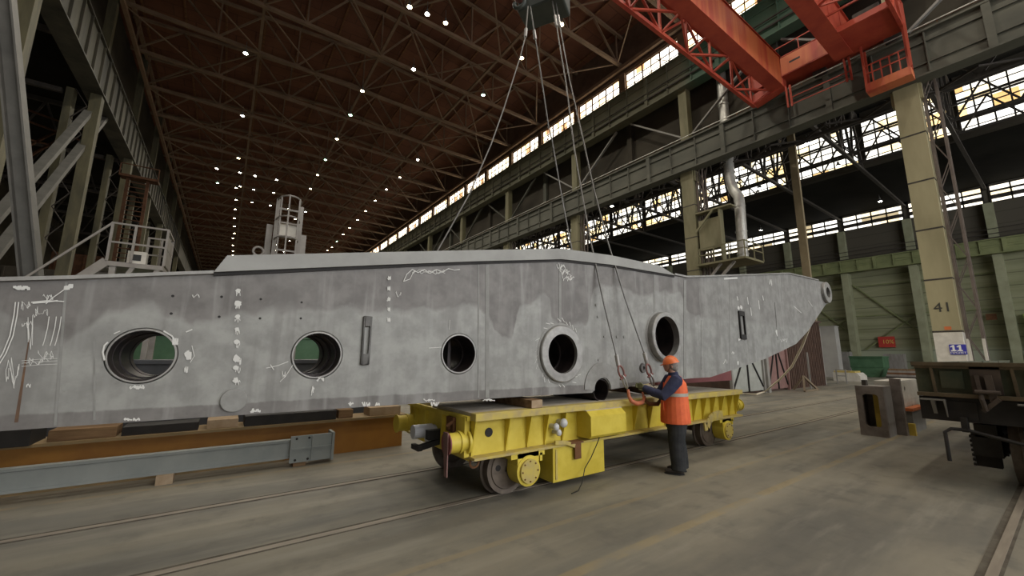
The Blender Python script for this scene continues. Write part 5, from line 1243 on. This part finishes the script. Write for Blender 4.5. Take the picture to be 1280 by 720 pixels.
# ================================================================== worker
O = at(848, 591, 'z', 0); O.z = 0
fwd = Vector((-.60,.80,0)).normalized(); lft = Vector((-fwd.y, fwd.x, 0))
def W(f, l, z): return O + fwd*f + lft*l + Vector((0,0,z))
man = thing('person', 'person in orange helmet and orange vest standing by the cart, guiding a sling hook', 'person', tuple(O))
def rings(cl, n=20):
    """cl: list of (centre f,l,z, half depth, half width[, tilt dir])"""
    return [[W(f+a*math.cos(2*PI*k/n), l+b*math.sin(2*PI*k/n), z) for k in range(n)] for f, l, z, a, b in cl]
def limb(mb, pts, r, n=12): mb.tube([W(*p) for p in pts], r, n)
Rm = Matrix((fwd, lft, Vector((0,0,1)))).transposed()
HS, HP, HZ = .02, 0, 1.60
tilt = Rm @ Matrix.Rotation(math.radians(12), 3, 'Y')
sho_l, sho_r = (-.04,.19,1.385), (.03,-.19,1.385)
elb_l, elb_r = (.17,.25,1.155), (.20,-.23,1.15)
wri_l, wri_r = (.44,.10,1.255), (.40,-.06,1.215)
# body: one surface (head, neck, trunk, arms, hands, legs)
q = MB()
q.ell(W(.03,0,1.605), .092, .075, .112, 20, 14, tilt)
q.ell(W(.065,0,1.565), .062, .056, .065, 16, 10, tilt)             # jaw
q.ell(W(.118,0,1.588), .020, .013, .026, 10, 8, tilt)              # nose
q.ell(W(.108,0,1.552), .012, .024, .008, 10, 6, tilt)              # lips
q.ell(W(.100,0,1.524), .018, .022, .016, 10, 6, tilt)              # chin
q.ell(W(.098,0,1.622), .014, .050, .010, 10, 6, tilt)              # brow
for s in (-1, 1):
    q.ell(W(.008,.077*s,1.588), .018, .010, .030, 10, 8, tilt); q.ell(W(.088,.030*s,1.606), .013, .013, .010, 10, 6, tilt)
limb(q, [(-.03,0,1.42),(0,0,1.47),(.02,0,1.54)], [.062,.056,.055])
q.loft(rings([(-.02,0,.86,.10,.145),(-.02,0,1.0,.105,.15),(0,0,1.15,.10,.15),(-.01,0,1.3,.10,.165),(-.02,0,1.40,.075,.16),(-.02,0,1.44,.05,.07)]))
for sh, el, wr in ((sho_l, elb_l, wri_l), (sho_r, elb_r, wri_r)): limb(q, [sh, el, wr], [.052,.040,.027])
for s, f in ((1,.02), (-1,-.03)): limb(q, [(-.02,.085*s,.92),(f*.5+.0,.095*s,.5),(f-.03,.09*s,.09)], [.078,.055,.040]); q.ell(W(f+.03,.09*s,.05), .10, .04, .035, 12, 8, Rm)
body = q.build('body', 'skin', man, remesh=.009)
# gloved hands with five fingers closing on the sling
def hand(wr, el, tgt, side):
    w = Vector(wr); t = Vector(tgt); d = (t-w).normalized(); up = Vector((0,0,1)); sd = d.cross(up).normalized(); up = sd.cross(d)
    mb = MB()
    def L(v): return W(*v)
    mb.tube([L(w-d*.05), L(w-d*.01), L(w+d*.02)], [.040,.037,.033], 12)
    pal = [w+d*.0, w+d*.04, w+d*.085]
    rg = []
    for i, p in enumerate(pal):
        a, b = ((.030,.017),(.040,.018),(.041,.015))[i]
        rg.append([L(p+up*(a*math.cos(2*PI*k/14))+sd*(b*math.sin(2*PI*k/14))) for k in range(14)])
    mb.loft(rg)
    for k, ln in enumerate((.068,.076,.072,.056)):
        o = w+d*.082+up*(.030-.020*k); cu = -sd*side
        j1 = o+d*ln*.42+cu*.008; j2 = j1+d*ln*.18+cu*ln*.36; j3 = j2-d*ln*.22+cu*ln*.22
        mb.tube([L(o-d*.012), L(j1), L(j2), L(j3)], [.0105,.0100,.0095,.0075], 8)
    o = w+d*.025+up*.030; c1 = o+d*.028+up*.022-sd*side*.012; c2 = c1+d*.026+up*.002-sd*side*.016
    mb.tube([L(o), L(c1), L(c2)], [.013,.012,.009], 8)
    return mb
tl_, tr_ = (.53,.055,1.285), (.50,-.02,1.245)
hand(wri_l, elb_l, tl_, 1).build('glove', 'glove', man, remesh=.004); hand(wri_r, elb_r, tr_, -1).build('glove', 'glove', man, remesh=.004)
# jacket
q = MB()
q.loft(rings([(-.03,0,.80,.165,.20),(-.02,0,.95,.165,.20),(-.01,0,1.1,.16,.195),(-.02,0,1.25,.155,.20),(-.03,0,1.36,.13,.20),(-.03,0,1.425,.085,.13),(-.02,0,1.47,.066,.072)]))
for sh, el, wr, s in ((sho_l, elb_l, wri_l, 1), (sho_r, elb_r, wri_r, -1)):
    sh2 = (sh[0]-.01, sh[1]-.05*s, sh[2]+.0); m1 = tuple((a+b)/2 for a, b in zip(sh, el)); m2 = tuple((a+b)/2 for a, b in zip(el, wr))
    limb(q, [sh2, sh, (m1[0], m1[1]+.012*s, m1[2]-.01), el, (m2[0], m2[1], m2[2]-.012), wr], [.085,.098,.086,.080,.068,.052], 14)
q.build('jacket', 'jacket', man, remesh=.008)
q = MB(); q.lathe(W(-.012,0,1.455), tuple(Rm@Vector((.15,0,1))), [(0,.062),(0,.078),(.045,.072),(.045,.060)], 20); q.build('collar', 'jacket', man, smooth=True)
# vest: open-sided sleeveless shell
q = MB()
q.loft(rings([(-.005,0,.735,.222,.245),(-.005,0,.80,.222,.245),(-.005,0,.95,.212,.238),(-.01,0,1.10,.20,.23),(-.02,0,1.22,.188,.222),(-.03,0,1.33,.162,.200),(-.025,0,1.40,.118,.150),(-.025,0,1.445,.090,.105)]))
v = q.build('vest', 'vest', man, remesh=.008)
q = MB()
for z, h, a, b in ((1.165,.024,.200,.230),):
    n = 40; ro, ri = [], []
    q.loft(rings([(-.004,0,z-h,a+.006,b+.006),(-.006,0,z+h,a+.004,b+.005)], 40), cap=True)
q.build('reflective_band', 'reflect', v, smooth=True)
q = MB(); q.tube([W(.158,.03,1.4-.0),W(.185,.0,.80)] and [W(.140,.0,1.34),W(.166,.0,1.10),W(.180,.0,.76)], .006, 6)
for l, z in ((.12,1.0),(-.12,1.0)): q.prism([W(.158,l-.05,z-.07),W(.158,l+.05,z-.07),W(.158,l+.05,z+.05),W(.158,l-.05,z+.05)], tuple(fwd*.012))
q.build('zip_and_pockets', 'vest', v)
# trousers
q = MB()
q.loft(rings([(-.01,0,.66,.155,.19),(-.02,0,.80,.165,.20),(-.02,0,.93,.155,.19),(-.02,0,1.0,.14,.18)]))
for s, f in ((1,.015), (-1,-.035)):
    limb(q, [(-.015,.088*s,.80),(-.01,.095*s,.66),(f*.4,.10*s,.48),(f-.01,.10*s,.28),(f-.02,.095*s,.14),(f-.015,.095*s,.065)], [.142,.136,.122,.112,.108,.110], 16)
q.build('trousers', 'trousers', man, remesh=.009)
for s, f in ((1,.02), (-1,-.03)):
    q = MB(); q.ell(W(f+.05,.093*s,.045), .135, .050, .043, 18, 10, Rm); q.ell(W(f-.035,.093*s,.06), .062, .046, .058, 14, 8, Rm)
    sh_ = q.build('shoe', 'shoe', man, remesh=.008)
    q = MB(); q.loft([[W(f+.042+.142*math.cos(2*PI*k/20), .093*s+.054*math.sin(2*PI*k/20), z) for k in range(20)] for z in (.001,.018)]); q.build('sole', 'black', sh_)
# helmet and hair
q = MB(); q.ell(W(.0,0,1.595), .092, .084, .080, 18, 12, tilt); q.ell(W(-.03,0,1.56), .062, .070, .055, 14, 8, tilt); q.build('hair', 'hair', man, remesh=.008)
q = MB(); hc_ = W(.018,0,1.640); up_ = tilt@Vector((0,0,1)); fx = tilt@Vector((1,0,0)); sy = tilt@Vector((0,1,0))
rg = []
for i in range(9):
    th = PI/2*(i/8.4); rg.append([hc_+fx*(.122*math.cos(th)*math.cos(2*PI*k/28))+sy*(.108*math.cos(th)*math.sin(2*PI*k/28))+up_*(.105*math.sin(th)) for k in range(28)])
q.loft(rg)
q.loft([[hc_+fx*((.130+(.032 if math.cos(2*PI*k/28) > .3 else 0)*math.cos(2*PI*k/28))*math.cos(2*PI*k/28))+sy*(.118*math.sin(2*PI*k/28))+up_*z for k in range(28)] for z in (-.008,.006)])
he = q.build('helmet', 'helmet', man, smooth=True)
q = MB(); q.tube([hc_+fx*(.110*math.cos(a))+up_*(.11*math.sin(a)) for a in [PI*.12+PI*.76*i/12 for i in range(13)]], .010, 8); q.build('helmet_ridge', 'helmet', he, smooth=True)
q = MB(); q.tube([hc_+sy*.095+fx*.02, W(.035,.072,1.57), W(.075,.035,1.505), W(.085,0,1.50)], .004, 6); q.build('chin_strap', 'black', he)

# ================================================================== steel blocks on the floor at right
t = thing('hollow_steel_block', 'brown steel block with a tall rounded window, nearest of the blocks left of the wagon', 'block', (12.4, 2.9, 0))
ya_, yb_, za_ = 2.66, 3.15, 1.10
def rr(y0, y1, z0, z1, r, n=4):
    o = []
    for cy, cz, a0 in ((y1-r,z1-r,0),(y0+r,z1-r,90),(y0+r,z0+r,180),(y1-r,z0+r,270)):
        for i in range(n+1): a = math.radians(a0+90*i/n); o.append((cy+r*math.cos(a), cz+r*math.sin(a)))
    return o
q = MB(); q.plate([(ya_,.0),(yb_,.0),(yb_,za_),(ya_,za_)], [rr(2.76,3.04,.20,.92,.07)], 0, .10)
q.v = [(12.1+v[1], v[0], v[2]) for v in q.v]; q.build('front_face', 'mill', t)
q = MB(); q.box(12.2, 12.75, ya_, ya_+.05, 0, za_); q.box(12.2, 12.75, yb_-.05, yb_, 0, za_); q.box(12.2, 12.75, ya_+.05, yb_-.05, za_-.05, za_); q.box(12.2, 12.75, ya_+.05, yb_-.05, 0, .05); q.box(12.70,12.75,ya_+.05,yb_-.05,.05,za_-.05); q.build('shell', 'castg', t)
q = MB(); q.box(12.32, 12.45, 2.81, 2.90, .051, .95); q.build('yellow_insert', 'yellow_mark', t)
q = MB(); q.box(12.35, 12.5, 3.0, 3.08, za_, za_+.12); q.build('lug', 'dark_steel', t)
t = thing('flanged_steel_block', 'pale steel block with an upright brown flange, behind the brown windowed block', 'block', (13.8, 2.9, 0))
q = MB(); q.box(12.92, 15.0, 2.60, 2.98, .25, 1.20); q.box(13.1, 14.9, 2.66, 2.92, 0, .25); q.build('body', 'white', t, bevel=.01)
q = MB(); q.box(12.80, 12.92, 2.50, 2.68, 0, 1.26); q.box(12.92, 13.05, 2.52, 2.60, .05, .9); q.build('flange', 'mill', t)
for x, z in ((13.7,1.0),(14.2,.55)): q = MB(); q.cyl((x,2.62,z),(x,2.60,z), .05, 14); q.build('port', 'dark_steel', t)
q = MB(); q.box(13.3, 14.6, 2.44, 2.585, .50, .57); ob = q.build('orange_bar', 'orange_mark'); tag(ob, 'orange bar lying on a low grey base beside the pale steel block', 'bar')
q = MB(); q.box(13.35, 14.6, 2.47, 2.58, 0, .50); q.build('grey_base', 'grey_paint', ob)
q = MB(); q.box(12.94, 13.04, 2.38, 2.49, 0, .26); tag(q.build('yellow_chock', 'yellow_mark'), 'small yellow chock at the foot of the brown flange', 'block')

# ================================================================== wagon
wg = thing('rail_wagon', 'dark flat rail wagon with a green folding end board at the right edge', 'wagon', (14, -.11, 0))
xw = 8.4; wy0, wy1 = -1.68, 1.45
q = MB(); q.box(xw+.02, 21.6, wy0+.04, wy1-.04, 1.17, 1.23); q.build('floor_deck', 'wood_dark', wg)
# folding end board, slightly splayed at its top
q = MB(); q.box(xw, xw+.05, wy0, wy1, 1.24, 1.66); q.build('end_board', 'wagon_green', wg)
q = MB(); q.box(xw-.05, xw+.07, wy0-.03, wy1+.03, 1.64, 1.69); q.box(xw-.09, xw+.03, wy0, wy1, 1.21, 1.26); q.box(xw-.03, xw, wy0, wy1, 1.60, 1.64); q.build('board_rails', 'wagon_brown', wg)
for y in (1.26, .52, -.2, -.9): q = MB(); q.prism([(xw-.035,y-.012,1.26),(xw-.035,y+.02,1.26),(xw-.035,y+.035,1.62),(xw-.035,y+.005,1.62)], (.04,0,0)); q.build('board_rib', 'wagon_brown', wg)
for a_, b_ in ((.98,1.20),(-.1,.44)): q = MB(); q.box(xw-.02, xw, a_, b_, 1.33, 1.57); q.build('board_panel', 'wagon_green', wg)
for y in (.78, -1.0):
    q = MB(); q.box(xw-.03, xw, y-.14, y+.13, 1.27, 1.63); q.bar((xw-.05,y-.03,1.52),(xw-.09,y-.05,1.18), .07, .05); q.bar((xw-.05,y+.07,1.52),(xw-.09,y+.05,1.18), .04, .05); q.bar((xw-.10,y-.10,1.22),(xw-.10,y+.06,1.05), .05, .05)
    q.tube([(xw-.09,y+.05,1.33),(xw-.13,y+.05,1.20),(xw-.11,y+.03,1.06)], .025, 8); q.cyl((xw-.12,y-.12,1.30),(xw-.12,y+.1,1.30), .028, 12); q.build('hinge_latch', 'wagon_latch', wg)
q = MB(); q.prism([(xw,wy1,1.20),(xw,wy1,.97),(xw,1.1,.88),(xw,-1.3,.88),(xw,wy0,.97),(xw,wy0,1.20)], (.25,0,0)); q.box(xw-.02, xw+.12, .9, wy1, .88, 1.15); q.build('headstock', 'wagon_dark', wg)
for y in (1.30, .42, -.75):
    q = MB(); q.box(xw-.14, xw, y-.12, y+.12, 1.155, 1.175); q.prism([(xw-.13,y-.02,1.155),(xw,y-.02,1.155),(xw,y-.02,.93)], (0,.04,0)); q.prism([(xw-.14,y-.12,1.155),(xw,y-.12,1.155),(xw,y-.12,.93),(xw-.03,y-.12,.93)], (0,.012,0)); q.build('corner_bracket', 'grey_paint', wg)
for y in (wy0, wy1):
    s = 1 if y > 0 else -1
    for i in range(4): a = xw+.1+3.35*i; q = MB(); q.box(a, a+3.2, y-.03 if s > 0 else y, y if s > 0 else y+.03, 1.24, 1.66); q.box(a, a+3.2, y-.05, y+.05, 1.62, 1.68); q.box(a+1.5, a+1.62, y-.05, y+.05, 1.1, 1.62); q.build('side_board', 'wagon_green', wg)
q = MB()
for y in (-.35, .13): q.box(xw+.25, 21.5, y-.08, y+.08, .65, 1.16)
for y in (wy0+.1, wy1-.1): q.box(xw+.25, 21.5, y-.05, y+.05, .95, 1.17)
for k in range(8): x = xw+.6+1.6*k; q.box(x, x+.08, wy0+.15, wy1-.15, .9, 1.16)
q.build('underframe', 'wagon_dark', wg)
q = MB(); q.tube([(xw-.16,1.22,.36),(xw-.16,1.22,.74),(xw-.14,1.16,.79),(xw-.12,1.02,.79),(xw-.12,.55,.68),(xw-.12,.1,.60),(xw-.12,-.1,.62)], .022, 8); q.box(xw-.14, xw+.02, 1.0, 1.06, .76, .95); q.build('uncoupling_lever', 'wagon_dark', wg, smooth=True)
for x0 in (9.05, 18.0):
    for x in (x0+.25, x0+2.1):
        for y, s in ((.65,1), (-.87,-1)):
            q = MB(); q.lathe((x,y,.484), (0,s,0), [(.07,.06),(.07,.40),(.055,.42),(.065,.475),(-.03,.475),(-.04,.505),(-.07,.505),(-.075,.46),(-.075,.40),(-.04,.38),(-.04,.06)], 48); q.build('wheel', 'wheel', wg, smooth=True)
        q = MB(); q.cyl((x,-1.1,.484),(x,.88,.484), .085, 20); q.build('axle', 'wagon_dark', wg)
    for s, y in ((1,.92), (-1,-1.14)):
        q = MB(); q.box(x0+.0, x0+.5, y-.12, y+.16, .36, .66); q.box(x0+1.85, x0+2.35, y-.12, y+.16, .36, .66); q.box(x0, x0+2.35, y-.1, y+.12, .62, .80); q.box(x0+.8, x0+1.55, y-.1, y+.12, .28, .38); q.bar((x0+.5,y,.62),(x0+.85,y,.33), .18, .1); q.bar((x0+1.85,y,.62),(x0+1.5,y,.33), .18, .1); q.build('bogie_frame', 'wagon_dark', wg)
        for dx in (.98, 1.2, 1.42):
            q = MB(); q.tube([(x0+dx+.075*math.cos(a), y+.075*math.sin(a), .39+.25*a/(2*PI*5)) for a in [2*PI*5*i/80 for i in range(81)]], .018, 6); q.build('coil_spring', 'black_steel', wg, smooth=True)
    q = MB(); q.box(x0+.95, x0+1.4, -1.0, .8, .62, .80); q.build('bolster', 'wagon_dark', wg)
# toothed dark brake gear under the end, in front of the wheel
q = MB(); q.box(9.14, 9.30, .84, 1.08, .2, .66)
for k in range(7): z = .20+.065*k; q.box(9.12, 9.32, 1.08, 1.11, z, z+.035)
q.box(9.16, 9.28, .86, 1.04, .64, .96); q.build('brake_gear', 'black_steel', wg)

# ================================================================== light
w = bpy.data.worlds.new('world'); SC.world = w; w.use_nodes = True; w.node_tree.nodes['Background'].inputs[0].default_value = (.75,.85,1,1); w.node_tree.nodes['Background'].inputs[1].default_value = .3
def area(p, rot, sx, sy, e, col):
    l = bpy.data.lights.new('window_daylight', 'AREA'); l.shape = 'RECTANGLE'; l.size = sx; l.size_y = sy; l.energy = e; l.color = col
    o = bpy.data.objects.new('window_daylight', l); COL.objects.link(o); o.location = p; o.rotation_euler = rot; return o
# unseen fill light added behind the camera to brighten the beam face
area((24, Y0+.3, 11), (math.radians(90), 0, 0), 40, 13, REAR_FILL_W, (.95,.97,1))
